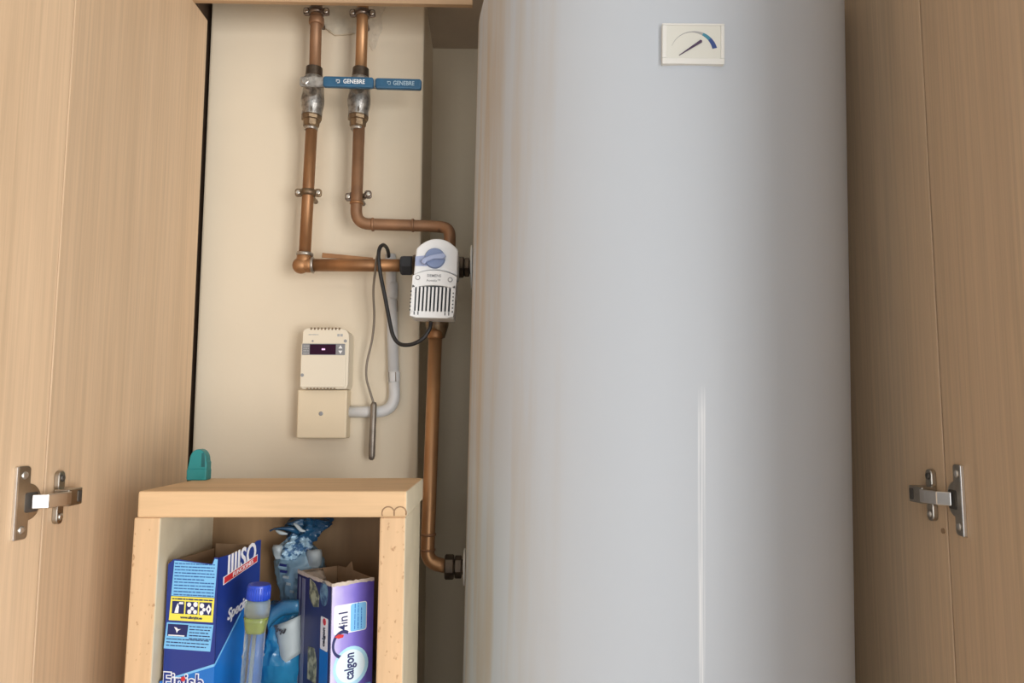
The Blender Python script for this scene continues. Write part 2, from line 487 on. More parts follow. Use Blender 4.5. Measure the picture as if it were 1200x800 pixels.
def door(side, ang, hy):
    """side -1 left, +1 right; ang opening beyond square."""
    a = R(ang)
    XE = XL if side < 0 else XR
    org = Vector((XE, YS - .002, 0))
    out = Vector((side * math.sin(a), -math.cos(a), 0))         # from the seam to the free edge
    inn = Vector((-side * math.cos(a), -math.sin(a), 0))        # inner face normal
    M = Matrix((out, inn, Vector((0, 0, 1)))).transposed().to_4x4(); M.translation = org
    d = MB().box((0, -.018, .03), (.44, 0, zt - .06), M).build('door', MAT['laminate'], cup, bevel=.0008)
    # hinge: a part of the cupboard with its own pieces
    z = at(52 if side < 0 else 1108, hy, YS).z
    Mh = M.copy(); Mh.translation = org + Vector((0, 0, z))
    P = Matrix((Vector((0, 1, 0)), Vector((-side, 0, 0)), Vector((0, 0, 1)))).transposed().to_4x4()
    P.translation = Vector((XE, YS, z))
    def fm(M4):     # map prism's (u, v, w) to (out, up, normal)
        return M4 @ Matrix(((1, 0, 0, 0), (0, 0, 1, 0), (0, 1, 0, 0), (0, 0, 0, 1)))
    D, Q = fm(Mh), fm(P)
    hg = MB()
    # cup plate: flange with rounded ends plus the half disc of the cup rim
    hg.prism(rrect(.0175, -.033, .033, .033, .004), 0, .0022, D)
    hg.prism([(.0185 - .0145 * math.sin(R(t)), .0145 * math.cos(R(t)) * 1.15) for t in range(0, 181, 10)], 0, .0018, D)
    hg = hg.build('hinge', MAT['nickel'], cup, bevel=.0006)
    r_ = MB(); 
    r_.prism(rrect(.0312, -.033, .0338, .033, .0012), .0, .0034, D)
    r_.build('plate_rim', MAT['chrome'], hg, bevel=.0005)
    MB().prism(rrect(.0085, -.0095, .0225, .0085, .002), .0018, .0026, D).build('hinge_cup', MAT['hinge_dark'], hg)
    for v in (-.0245, .0245):
        s = MB(); s.lathe(D @ Vector((.0245, v, .0022)), (D.to_3x3() @ Vector((0, 0, 1))), [(0, .0037), (.0008, .0034), (.0014, .0018)], 14)
        s.build('screw', MAT['chrome'], hg)
    # arm bridging door and side panel
    a0 = D @ Vector((.0165, 0, .004)); a1 = D @ Vector((.009, 0, .0135)); a2 = Q @ Vector((.0060, 0, .0165)); a3 = Q @ Vector((.0135, 0, .0165))
    up = Vector((0, 0, .0064))
    ar = MB()
    pts = [a0, a1, a2, a3]
    nrm = [(pts[min(i + 1, 3)] - pts[max(i - 1, 0)]).cross(Vector((0, 0, 1))).normalized() * .0016 for i in range(4)]
    ring = [[p + up + n_, p + up - n_, p - up - n_, p - up + n_] for p, n_ in zip(pts, nrm)]
    vs = [[ar.bm.verts.new(q) for q in rg] for rg in ring]
    for x, y in zip(vs, vs[1:]):
        for k in range(4): ar.face([x[k], x[(k + 1) % 4], y[(k + 1) % 4], y[k]])
    ar.face(vs[0][::-1]); ar.face(vs[-1])
    ar.build('hinge_arm', MAT['chrome'], hg, bevel=.0008)
    blk = MB(); blk.prism(rrect(.0125, -.0082, .036, .0082, .0015), .0008, .0160, Q)
    blk.build('arm_cover', MAT['nickel'], hg, bevel=.001)
    sl = MB(); sl.prism(rrect(.0275, -.0055, .0340, .0055, .001), .0160, .0165, Q)
    sl.build('slot', MAT['hinge_dark'], hg)
    wg = MB()
    for q in (1, -1):
        wg.prism([(u, q * v) for u, v in rrect(.0130, .006, .0235, .0255, .005)], 0, .0055, Q)
    wg.build('mounting_plate', MAT['nickel'], hg, bevel=.001)
    for v in (-.0185, .0185):
        s = MB(); s.lathe(Q @ Vector((.0183, v, .0055)), (Q.to_3x3() @ Vector((0, 0, 1))), [(0, .0036), (.001, .0033), (.0016, .0015)], 14)
        s.build('screw', MAT['hinge_dark'] if v > 0 else MAT['chrome'], hg)
    if side > 0:
        MB().prism(disc(.0060, -.0335, .0026, 12), 0, .0012, Q).build('screw_hole_cap', MAT['cardboard'], hg)
door(-1, 13, 585)
door(1, -5, 582)

# ------------------------------------------------------------------ water tank
TX, TY, TR = .201, .939, .2306
tank = thing('water_heater', (TX, TY, .0), 'tall white enamelled cylindrical hot water tank with small gauge', 'water heater')
prof = [(.06, .10), (.06, TR - .03), (.075, TR - .008), (.10, TR), (.6, TR), (1.2, TR), (1.90, TR), (1.93, TR - .006), (1.955, TR - .03), (1.975, .10), (1.978, .02)]
MB().lathe((TX, TY, 0), (0, 0, 1), prof, 128).build('tank_body', MAT['tank_enamel'], tank)
for k in range(3):
    a = R(90 + 120 * k)
    MB().lathe((TX + .15 * math.cos(a), TY + .15 * math.sin(a), 0), (0, 0, 1), [(0, .02), (.01, .024), (.07, .018)], 16).build('foot', MAT['device_dark'], tank)

# gauge on the front of the tank (the whole tank leans a little, see below)
gx = at(801, 52, TY - TR).x - TX
ang = math.asin(max(-1, min(1, gx / TR)))
gp = at(810.5, 52, TY - TR)
n_ = Vector((math.sin(ang), -math.cos(ang), 0)); u_ = Vector((math.cos(ang), math.sin(ang), 0))
s = .74 / F
G = frame((TX + (TR - .001) * n_.x, TY + (TR - .001) * n_.y, at(810, 52, TY - TR * math.cos(ang)).z), u_, (0, 0, 1))
s = (TY - TR * math.cos(ang)) / F * .985
def gpx(x, y): return ((x - 810.5) * s, (52 - y) * s)
outer = rrect(*gpx(772.5, 78), *gpx(849, 26), .0015)
inner = rrect(*gpx(778, 70.5), *gpx(844.5, 28.5), .001)
mb = MB()
mb.prism(rect(*gpx(772.5, 78), *gpx(849, 26)), -.004, .0022, G)
frame_o = mb.build('gauge', MAT['gauge_frame'], tank, bevel=.0012)
mb = MB()     # raised border
x0, y0 = gpx(772.5, 78); x1, y1 = gpx(849, 26); a0, b0 = gpx(778, 70.5); a1, b1 = gpx(844.5, 28.5)
for r_ in (rect(x0, y0, x1, b0), rect(x0, b1, x1, y1), rect(x0, b0, a0, b1), rect(a1, b0, x1, b1)):
    mb.prism(r_, .0022, .0046, G)
mb.build('gauge_rim', MAT['gauge_frame'], frame_o, bevel=.0008)
MB().prism(rect(a0, b0, a1, b1), .0022, .0034, G).build('gauge_face', MAT['gauge_face'], frame_o)
def arc_band(mb, cx, cy, r, a0, a1, w0, w1, n, lift):
    pl = []
    for i in range(n + 1):
        t = i / n; a = R(a0 + (a1 - a0) * t); w = w0 + (w1 - w0) * t
        pl.append((r + w / 2, r - w / 2, a))
    poly = [(cx + p[0] * math.cos(p[2]), cy + p[0] * math.sin(p[2])) for p in pl] + [(cx + p[1] * math.cos(p[2]), cy + p[1] * math.sin(p[2])) for p in reversed(pl)]
    mb.prism(poly, .0034, .0034 + lift, G)
cu, cv = gpx(810.5, 64)
rr = 27.5 * s
mb = MB(); arc_band(mb, cu, cv, rr, 160, 92, .3 * s, 1.2 * s, 12, .0003); arc_band(mb, cu, cv, rr, 92, 64, 1.5 * s, 3.2 * s, 6, .0003); mb.build('scale_arc', MAT['scale_grey'], frame_o)
mb = MB(); arc_band(mb, cu, cv, rr, 64, 42, 3.4 * s, 4.6 * s, 6, .0003); mb.build('scale_arc', MAT['scale_teal'], frame_o)
mb = MB(); arc_band(mb, cu, cv, rr, 42, 14, 4.6 * s, 5.8 * s, 6, .0003); mb.build('scale_arc', MAT['scale_blue'], frame_o)
p1, p2 = Vector(gpx(793.5, 67)), Vector(gpx(820.5, 48.5))
dn = (p2 - p1).normalized(); pn = Vector((-dn.y, dn.x))
MB().prism([tuple(p1 - pn * .3 * s), tuple(p2 - pn * 1.9 * s), tuple(p2 + dn * 1.2 * s), tuple(p2 + pn * 1.9 * s), tuple(p1 + pn * .3 * s)][::1], .0036, .0044, G).build('gauge_needle', MAT['needle_dark'], frame_o)

tank.rotation_euler = (R(1.15), R(.95), 0)
tank.location = (TX - 1.36 * math.sin(R(.95)), TY + 1.36 * math.sin(R(1.15)), .0)

# ------------------------------------------------------------------ pipework
YP = 1.045
PR = .0084
def P(x, y, Y=YP): return at(x, y, Y)
def ring(name, p, ax, r, h, m, par, n=24, hexa=False):
    ax = Vector(ax).normalized()
    mb = MB()
    if hexa:
        mb.lathe(Vector(p) - ax * h / 2, ax, [(0, r * .9), (h * .12, r), (h * .88, r), (h, r * .9)], 6, smooth=False, rot=R(30))
    else:
        mb.lathe(Vector(p) - ax * h / 2, ax, [(0, r * .9), (h * .2, r), (h * .8, r), (h, r * .9)], n)
    return mb.build(name, m, par)

def unit(a, b): return (Vector(b) - Vector(a)).normalized()

# left pipe: comes down, through the valve, turns right to the mixing valve
lt, lb, lr = P(372, -40), P(356, 309), P(482, 311, 1.035)
t = thing('copper_pipe', lb, 'copper pipe nearest the cupboard side, turning right at an elbow into the valve', 'pipe', None)
dv = unit(lt, lb)
MB().tube([lt, P(369, 84)], PR, 20).build('pipe', MAT['copper_dull'], t)
MB().tube([P(365.5, 143), P(357, 300)], PR, 20).build('pipe', MAT['copper'], t)
MB().tube([P(364, 310.5), lr], PR * 1.06, 20).build('pipe', MAT['copper'], t)
MB().tube(fillet([P(357.3, 296), P(355.5, 310.5), P(368, 310.5)], .010, 8), PR * 1.28, 20).build('elbow', MAT['copper'], t)
mb = MB()
bmesh.ops.create_icosphere(mb.bm, subdivisions=3, radius=.0118, matrix=Matrix.Translation(P(352.5, 311, YP - .001)))
for f in mb.bm.faces: f.smooth = True
mb.build('elbow_heel', MAT['copper'], t)
ring('solder_collar', P(357.3, 298), dv, PR * 1.42, .005, MAT['solder'], t)
ring('solder_collar', P(366.5, 310.5), (1, 0, 0), PR * 1.42, .004, MAT['solder'], t)
ring('solder_collar', P(371, 25), dv, PR * 1.3, .012, MAT['copper_dull'], t)

# right pipe: comes down and steps right behind the mixing valve
rt = P(426.5, -40)
t2 = thing('copper_pipe', P(419, 262), 'copper pipe beside the left one, bending right to run behind the white actuator', 'pipe')
MB().tube([rt, P(422.8, 86)], PR, 20).build('pipe', MAT['copper_bright'], t2)
MB().tube(fillet([P(421, 143), P(417, 262), P(508, 265), P(527, 267, 1.04), P(527, 302, 1.03)], [.020, .016, .02], 8), PR, 20).build('pipe', MAT['copper_dull'], t2)
ring('solder_collar', P(417.8, 238), unit(rt, P(417, 262)), PR * 1.16, .004, MAT['copper'], t2)
ring('solder_collar', P(437, 263), (1, 0, 0), PR * 1.16, .004, MAT['copper_dull'], t2)
ring('solder_collar', P(484, 264), (1, 0, 0), PR * 1.14, .004, MAT['copper_dull'], t2)

# lower pipe: mixing valve down to the tank
t3 = thing('copper_pipe', P(500, 660, 1.02), 'bright copper pipe running down beside the wooden crate to the lower tank fitting', 'pipe')
YL = 1.025
MB().tube(fillet([P(511, 372, YL), P(500.5, 658, YL), P(528, 664.5, YL)], [.026], 10), PR * 1.12, 20).build('pipe', MAT['copper_bright'], t3)
ring('solder_collar', P(502, 626, YL), (0, 0, 1), PR * 1.24, .004, MAT['copper_dull'], t3)
ring('solder_collar', P(501.5, 644, YL), (0, 0, 1), PR * 1.24, .003, MAT['copper_dull'], t3)
ring('solder_collar', P(510, 392, YL), (0, 0, 1), PR * 1.3, .012, MAT['copper'], t3)

# unions into the tank
def union(name, label, x0, x1, xf, y, Y, fh):
    u = thing(name, P(x0, y, Y), label, 'pipe fitting')
    p0, p1 = P(x0, y, Y), P(x1, y, Y)
    L = (p1 - p0).length; ax = unit(p0, p1)
    ring('union_nut', p0 + ax * L * .28, ax, .0165, L * .55, MAT['dark_brass'], u, hexa=True)
    ring('union_nut', p0 + ax * L * .80, ax, .0150, L * .42, MAT['dark_brass'], u, hexa=True)
    pe = P(xf, y, Y)
    ring('stub', (p1 + pe) / 2, ax, .010, (pe - p1).length + .034, MAT['dark_brass'], u)
    ring('rosette', pe, ax, fh, .003, MAT['gauge_frame'], u, n=32)
    return u
union('union_fitting', 'dark brass union screwing the lower pipe into the tank', 521, 541, 544.5, 664, YL, .024)
union('union_fitting', 'dark ribbed brass union between the white actuator and the tank', 536, 550, 553, 313, 1.03, .031)

# mixing valve body behind the actuator
mv = thing('mixing_valve', P(511, 313, 1.03), 'dark brass valve body carrying the white actuator', 'valve')
mb = MB(); mb.lathe(P(484, 311, 1.03), (1, 0, 0), [(0, .014), (.012, .019), (.03, .021), (.05, .019), (.062, .014)], 24); mb.build('valve_body', MAT['dark_brass'], mv)
mb = MB(); mb.lathe(P(513, 313, 1.03), (0, 0, -1), [(0, .016), (.04, .016), (.07, .0165), (.083, .016), (.100, .011)], 24); mb.build('lower_port', MAT['brass_dull'], mv)
ring('union_nut', P(477, 311, 1.035), (1, 0, 0), .0150, .0165, MAT['device_dark'], mv, hexa=True)
ring('ribbed_collar', P(471.5, 311, 1.035), (1, 0, 0), .0128, .005, MAT['device_dark'], mv)

# thin copper sleeve on top of the horizontal pipe
mb = MB(); mb.prism([(0, -.0035), (0, .0035), (.073, .0012), (.073, -.0035)], -.001, .0012, frame(P(377.5, 299, 1.050), unit(P(377.5, 299), P(440, 303)), (0, 0, 1)))
tag(mb.build('sensor_strap', MAT['copper'], bevel=.0005), 'flat copper strap lying along the top of the horizontal pipe', 'strap')

# ------------------------------------------------------------------ ball valves
def ball_valve(x, ya, yb, lev, ylev, Ylev, label, logo):
    u = thing('ball_valve', P(x, yb), label, 'valve')
    a, b = P(x + 1.5, ya), P(x - 2.5, yb)
    ax = unit(a, b); L = (b - a).length
    MB().lathe(a, ax, [(0, PR * 1.05), (.001, .0118), (L * .12, .0122), (L * .17, .0128)], 20).build('top_nut', MAT['dark_brass'], u, sharp=40)
    body = MB(); body.lathe(a + ax * L * .16, ax, [(0, .0125), (L * .04, .0148), (L * .22, .0152), (L * .30, .0162), (L * .42, .0168), (L * .52, .0155), (L * .56, .0148), (L * .64, .0146)], 28)
    body.build('valve_body', MAT['valve_metal'], u, sharp=35)
    hx = MB(); hx.lathe(a + ax * L * .66, ax, [(0, .0148), (.002, .0154), (L * .12, .0154), (L * .135, .0145)], 6, smooth=False, rot=R(20)); hx.build('hex_end', MAT['valve_metal'], u)
    MB().lathe(a + ax * L * .80, ax, [(0, .0145), (.002, .0150), (L * .07, .0146), (L * .08, .0122), (L * .17, .0118), (L * .2, PR * 1.08)], 8, smooth=False).build('bottom_nut', MAT['brass_dull'], u)
    ring('solder_collar', b + ax * .001, ax, PR * 1.18, .005, MAT['solder'], u)
    # stem and lever
    hub = P(x, ylev, Ylev); hub.x = P(x, ylev + 8, YP).x
    c = Vector((hub.x, YP, hub.z))
    MB().lathe(c, (0, -1, 0), [(0, .010), (.017, .0095), (.020, .0062), (YP - Ylev + .002, .006)], 16).build('stem', MAT['valve_metal'], u)
    x0, x1 = lev
    pL, pR = P(x0, ylev, Ylev), P(x1, ylev + 1.5, Ylev)
    M = frame(pL, pR - pL, (0, 0, 1)); Lh = (pR - pL).length; hh = .0077
    hu = (hub - pL).dot((pR - pL).normalized())
    MB().prism(rrect(hu - .008, -.007, .006, .007, .003), -.0012, .0012, M).build('lever_plate', MAT['valve_metal'], u)
    lv = MB(); lv.prism(rrect(0, -hh, Lh, hh, .0035), -.003, .0045, M)
    lv = lv.build('lever', MAT['lever_blue'], u, bevel=.002, segs=3)
    nut = MB(); nut.lathe(M @ Vector((hu, 0, .001)), (0, -1, 0), [(0, .0062), (.004, .0060), (.0048, .0045)], 6, smooth=False); nut.build('lever_nut', MAT['valve_metal'], u)
    tx = MB(); text(tx, 'GENEBRE', .0088, M @ Matrix.Translation((0, 0, .0046)), Lh * .62, 0, bold=.00015, sx=.82)
    k = .0026; q = Lh * .30
    for r_ in (rect(q - k, k - .0009, q + k, k), rect(q + k - .0009, -k, q + k, k), rect(q - k * .3, -k, q + k, -k + .0009), rect(q - k, -.0002, q - k + .0018, .0006)):
        tx.prism(r_, 0, .0004, M @ Matrix.Translation((0, 0, .0046)))
    tx.build('lettering', MAT[logo], lv)
ball_valve(367, 79, 150, (379, 438), 96.5, 1.003, 'left ball valve, lever pointing right across the neighbouring pipe', 'print_white')
ball_valve(421.5, 80, 150, (440, 494), 98.5, 1.017, 'right ball valve, lever ending at the wall corner', 'print_pale')

# ------------------------------------------------------------------ pipe clamps
def clamp(x, y, label, m, front=True, lift=0, r=PR, half=17, tilt=0.0):
    u = thing('pipe_clamp', P(x, y, YW - .002), label, 'pipe clamp', None)
    c = P(x, y); ax = Vector((.0, 0, 1))
    if front:
        MB().lathe(c - ax * .0045, ax, [(0, r + .0006), (.0005, r + .0028), (.0085, r + .0028), (.009, r + .0006)], 24, flat_caps=False).build('band', m, u)
    else:
        mb = MB()
        g = [[c + Vector(((r + .001) * math.cos(R(q)), (r + .001) * math.sin(R(q)), z)) for q in range(0, 181, 15)] for z in (-.0045, .0045)]
        mb.sheet(g); o = mb.build('band', m, u); sd = o.modifiers.new('thick', 'SOLIDIFY'); sd.thickness = .002; sd.offset = 1
    for sg in (-1, 1):
        e = MB(); M = frame(c + Vector((0, -.001 + (0 if front else .004), sg * tilt)), (1, 0, 0), (0, 0, 1))
        a, b = sorted((sg * (r + .0005), sg * (r + .0105)))
        e.prism(rrect(a, -.0058, b, .0058, .0035), -.003, .0015, M); e.build('ear', m, u, bevel=.0008)
        sc = MB(); sc.lathe(M @ Vector((sg * (r + .006), 0, .0015)), (0, -1, 0), [(0, .0036), (.0014, .0034), (.002, .002)], 12); sc.build('screw', MAT['screw_metal'], u)
    MB().tube([c + Vector((0, r, 0)), Vector((c.x, YW + .002, c.z))], .0035, 12).build('stud', m, u)
clamp(371, 14, 'dark pipe clamp just under the top rail on the left pipe', MAT['clamp_metal'])
clamp(425, 16, 'dark pipe clamp just under the top rail on the right pipe', MAT['clamp_metal'])
clamp(361.5, 226, 'greyish pipe clamp halfway down the left pipe, screws both sides', MAT['brass_dull'])
clamp(419.5, 228.5, 'pipe clamp behind the right pipe just above its bend', MAT['clamp_metal'], front=False, tilt=.002)

# ------------------------------------------------------------------ actuator head
YA = .965
sa = YA / F
act = thing('valve_actuator', P(510, 376, YA + .02), 'white valve actuator box with blue-grey knob and ventilation slots', 'actuator')
tl = R(-1.2)
A = frame(at(510, 327, YA), (math.cos(tl), 0, math.sin(tl)), (0, 0, 1))
def ap(x, y): return ((x - 510) * sa, (327 - y) * sa)
# head with a domed top
top = []
for i in range(13):
    q = i / 12; x = 486.5 + q * (536 - 486.5)
    top.append(ap(x, 278.5 + 12.5 * abs(2 * q - 1) ** 2.2))
low = [ap(484.5 + (536 - 484.5) * i / 10, 323 - 7 * (1 - (2 * i / 10 - 1) ** 2)) for i in range(11)]
MB().prism(top + low[::-1], -.045, .002, A).build('housing', MAT['device_white'], act, bevel=.0022, segs=3)
# lower cover: arch strip, side bars, foot and slats over a dark inside
arch_top = [ap(483.5 + (536 - 483.5) * i / 10, 324 - 7 * (1 - (2 * i / 10 - 1) ** 2)) for i in range(11)]
cover = MB()
slot_t = lambda x: 338.5 - 3.5 * (1 - ((x - 509) / 24) ** 2)
xs0 = [487.4 + 4.4 * k for k in range(10)]
arch_bot = [ap(x, slot_t(x)) for x in (534.8, 530, 525, 520, 515, 510, 505, 500, 495, 490, 483)]
cover.prism(arch_top + arch_bot, -.004, .005, A)
cover.prism([ap(482.6, 366), ap(533.6, 366), ap(533, 372), ap(525, 374), ap(490, 374), ap(481.8, 372)][::-1], -.004, .005, A)
cover.prism([ap(483.1, 334), ap(487.2, 336), ap(486.6, 368), ap(482, 368)][::-1], -.004, .005, A)
cover.prism([ap(530.4, 336), ap(535, 334), ap(533.9, 368), ap(529.6, 368)][::-1], -.004, .005, A)
cv_ = cover.build('cover', MAT['device_white'], act, bevel=.0008)
gr = MB()
for k in range(10):
    x = 489.6 + 4.45 * k
    gr.prism([ap(x - .1 - .3, 337), ap(x + 2.1 - .3, 337), ap(x + 2.0 - .9, 367), ap(x - .2 - .9, 367)][::-1], -.003, .0046, A)
gr.build('slats', MAT['device_white'], cv_)
MB().prism([ap(484, 330), ap(534, 330), ap(533, 371), ap(483, 371)][::-1], -.010, -.0035, A).build('slot_recess', MAT['device_dark'], act)
MB().prism([ap(484.5, 322), ap(535, 322), ap(533.5, 373), ap(483, 373)][::-1], -.045, -.009, A).build('rear_housing', MAT['device_white'], act, bevel=.002)
nk = MB()      # side notches
for k in range(6):
    nk.prism(rect(*ap(481.9 - .12 * k, 342.3 + 4.4 * k + 1.4), *ap(483.4 - .12 * k, 342.3 + 4.4 * k)), .0036, .0053, A)
    nk.prism(rect(*ap(531.5 - .1 * k, 343.3 + 4.4 * k + 1.4), *ap(533 - .1 * k, 343.3 + 4.4 * k)), .0036, .0053, A)
for x in (486.5, 491, 522.5, 527):
    nk.prism(rect(*ap(x, 370.5), *ap(x + 1.2, 366.8)), .0042, .0053, A)
nk.build('side_notches', MAT['device_dark'], cv_)
# knob
MB().prism([ap(486, 301), ap(500, 299), ap(500, 312), ap(486, 312)][::-1], .0018, .0028, A).build('knob_recess', MAT['knob_light'], act)
kc = ap(509, 302.5)
kb = MB(); kb.lathe(A @ Vector((*kc, .0018)), A.to_3x3() @ Vector((0, 0, 1)), [(0, .0138), (.003, .0134), (.0042, .0125)], 32); kb = kb.build('knob', MAT['knob_blue'], act, sharp=50)
gp_ = MB(); gp_.prism([ap(493.5, 309), ap(495, 304.5), ap(505, 300), ap(519, 297), ap(522.5, 300), ap(520, 304), ap(508, 304.5), ap(500, 308), ap(497.5, 311.5)][::-1], .003, .011, A)
gp_.build('knob_grip', MAT['knob_light'], kb, bevel=.0012)
for x, y in ((489.8, 326.5), (528, 328)):
    sr = MB(); sr.lathe(A @ Vector((*ap(x, y), .0048)), A.to_3x3() @ Vector((0, 0, 1)), [(0, .0034), (.0008, .0032)], 16); sc = sr.build('screw', MAT['print_grey'], act)
    sr = MB(); sr.lathe(A @ Vector((*ap(x, y), .0055)), A.to_3x3() @ Vector((0, 0, 1)), [(0, .0022), (.0005, .0021)], 12); sr.build('screw_head', MAT['device_white'], sc)
tx = MB(); text(tx, 'SIEMENS', .0050, A @ Matrix.Translation((0, 0, .005)), *ap(509, 323.8), bold=.0001); text(tx, 'Acvatix\u2122', .0047, A @ Matrix.Translation((0, 0, .005)), *ap(508.5, 329.6)); tx.build('lettering', MAT['print_grey'], cv_)

# ------------------------------------------------------------------ cables, probe, conduit
pts = [(505, 377, .990), (503, 386, .988), (495, 397, .988), (482, 403.5, .992), (469, 403, 1.0), (461, 394, 1.004), (456.5, 376, 1.008), (451.5, 350, 1.012), (446, 322, 1.015), (443.6, 302, 1.016), (444.8, 291, 1.022), (449, 287, 1.035), (453, 290, 1.055), (455, 296, 1.068), (456, 304, 1.079)]
mb = MB(); mb.tube(smooth_path([P(*q) for q in pts], 8), .0027, 12)
tag(mb.build('power_cable', MAT['cable_black']), 'black cable looping from under the white actuator over the pipe', 'cable')
sp = thing('temperature_probe', P(438, 472, 1.06), 'metal probe hanging on a thin grey wire beside the controller', 'probe')
pts = [(446, 291, 1.070), (441.5, 302, 1.0255), (440, 315, 1.03), (437.5, 340, 1.045), (438.5, 372, 1.058), (436, 398, 1.064), (430, 425, 1.068), (429.5, 443, 1.068), (434, 460, 1.066), (438, 473, 1.066)]
mb = MB(); mb.tube(smooth_path([P(*q) for q in pts], 8), .0017, 10); mb.build('wire', MAT['cable_grey'], sp)
mb = MB(); mb.tube([P(438.3, 471, 1.066), P(438, 474, 1.066), P(435.6, 534, 1.068), P(435.3, 537.5, 1.068), P(435.2, 539, 1.068)], [.0030, .0046, .0048, .0040, .0018], 14); mb.build('probe_tip', MAT['probe_metal'], sp)
cd = thing('conduit', P(463, 440, YW), 'pale grey plastic conduit curving up the wall from the junction cover', 'conduit')
YC = YW - .009
mb = MB(); mb.tube(fillet([P(404, 482.5, YC), P(463, 482.5, YC), P(461.5, 436, YC)], [.038], 12), .0082, 20); mb.build('bend', MAT['conduit_white'], cd)
mb = MB(); mb.tube([P(461.5, 447, YC), P(458, 318, YC), P(457.5, 298, YC)], .0080, 20); mb.build('tube', MAT['conduit_white'], cd)
ring('coupling', P(461.7, 441.5, YC), (0, 0, 1), .0090, .017, MAT['conduit_white'], cd)
ring('coupling', P(459.5, 341, YC), (0, 0, 1), .0088, .026, MAT['conduit_white'], cd)
for y0, y1, x in ((436, 447, 455.6), (436, 447, 463.5), (352, 365, 465.5)):
    MB().tube([P(x, y0, YC - .0088), P(x + .4, y1, YC - .0088)], .0006, 6).build('moulded_rib', MAT['cable_grey'], cd)

# ------------------------------------------------------------------ heating controller and cover plate
YT = 1.052
st = YT / F
ctl = thing('thermostat_controller', P(380, 456, YW), 'ivory wall controller with dark purple display and arrow buttons', 'controller')
C = frame(at(380, 420, YT), (1, 0, 0), (0, 0, 1))
def cp(x, y): return ((x - 380) * st, (420 - y) * st)
body = []
for x, y in ((355.5, 386), (361, 384), (397, 384), (402, 386)): pass
poly = [cp(353, 453), cp(353, 403), cp(354, 402.5), cp(354.2, 389), cp(356, 386), cp(360, 384.4), cp(399, 384.4), cp(404.5, 386.5), cp(407.8, 391), cp(408.3, 400), cp(408, 450), cp(406, 455.3), cp(356, 455.6)]
MB().prism(poly[::-1], -(YW - YT), 0, C).build('case', MAT['ivory'], ctl, bevel=.0022, segs=3)
fl = MB(); fl.prism(rrect(*cp(353.2, 453.5), *cp(405, 403), .002), -.001, .0022, C); flp = fl.build('front_flap', MAT['ivory'], ctl, bevel=.001)
MB().prism(rrect(*cp(354.6, 416), *cp(404.2, 402.8), .0008), .0015, .0028, C).build('display_bezel', MAT['button_grey'], ctl)
dp = MB(); dp.prism(rect(*cp(363.5, 415.4), *cp(393.6, 403.6)), .0026, .0031, C); dp = dp.build('display', MAT['display'], ctl)
tx = MB(); text(tx, '888', .0032, C @ Matrix.Translation((0, 0, .0031)), *cp(379.3, 409.5), bold=.0001); tx.build('digits', MAT['display_text'], dp)
ab = MB()
ab.prism([cp(396.6, 408.3), cp(401.4, 408.3), cp(399, 404.4)], .0027, .0034, C); ab.prism([cp(396.6, 410.8), cp(399, 414.6), cp(401.4, 410.8)], .0027, .0034, C)
ab.build('arrow_button', MAT['arrow_white'], ctl)
lb = MB(); words(lb, C, *cp(356, 405.6), cp(362.5, 0)[0], 4, 2.8 * st, .0012, lift=.0034, seed=3); lb.build('panel_print', MAT['scale_grey'], ctl)
tx = MB(); words(tx, C, *cp(361, 392), cp(373, 0)[0], 1, .01, .0012, lift=.0004, gap=.0006, seed=5); tx.prism(rect(*cp(394.5, 394), *cp(397.2, 391)), 0, .0004, C); tx.prism(rect(*cp(398, 394), *cp(400.8, 391)), 0, .0004, C); tx.build('print', MAT['scale_grey'], ctl)
for x, y, r_ in ((366, 399.5, 1.2), (404, 399.3, 1.9), (355.5, 439.5, 2.0)):
    MB().prism(disc(*cp(x, y), r_ * st, 12), -.001, .0028 if x < 360 else .0006, C).build('retaining_clip', MAT['print_grey'], ctl)
vt = MB()
for k in range(9): vt.prism(rect(*cp(363 + 4.1 * k, 386.4), *cp(364.8 + 4.1 * k, 383.6)), -.012, .0006, C)
for k in range(9): vt.prism(rect(*cp(361 + 3.9 * k, 456), *cp(362.6 + 3.9 * k, 454.2)), -.012, .0028, C)
vt.build('vent_notches', MAT['brass_dull'], ctl)
jb = thing('junction_cover', P(377, 513, YW), 'blank square ivory cover plate with one centre screw under the controller', 'cover plate')
J = frame(at(377, 485, 1.060), (1, 0, 0), (0, 0, 1)); sj = 1.06 / F
MB().prism(rrect(-28.6 * sj, -28 * sj, 28.8 * sj, 28.3 * sj, .0022), -(YW - 1.06), 0, J).build('cover', MAT['ivory_warm'], jb, bevel=.0025, segs=3)
MB().lathe(J @ Vector((-1 * sj, .5 * sj, -.0006)), (0, -1, 0), [(0, .0032), (.001, .0030), (.0016, .0016)], 14).build('screw', MAT['print_grey'], jb)

# ------------------------------------------------------------------ wooden crate
YF, YK = .75, .900
q_ = YF / .87                        # the crate's goods were measured at .87 m; sizes below are in that measure
cr = thing('wooden_crate', at(320, 606, YF) * Vector((1, 1, 0)), 'open fronted pale pine crate holding detergent, standing before the cream wall', 'crate')
cr.location = (at(320, 606, YF).x, YF, 0)
zT, zB = at(320, 575, YF).z, at(320, 606, YF).z
xl0, xl1 = at(157, 606, YF).x, at(188, 606, YF).x
xr0, xr1 = at(445, 606, YF).x, at(475.5, 606, YF).x
xa = at(162, 590, YF).x
tbm = MB()
c = [(xa, YF - .002), (xr1 + .001, YF - .002), (xr1 + .003, YK), (xa + .004, YK - .005)]
tbm.prism(c, zB, zT, Matrix.Identity(4)); tbm.bm.faces.ensure_lookup_table()
for f in tbm.bm.faces:
    f.normal_update()
    if f.calc_center_median().x > xr1 - .004: f.material_index = 1
tbm.build('top_board', [MAT['pine'], MAT['old_paint']], cr, bevel=.0022)
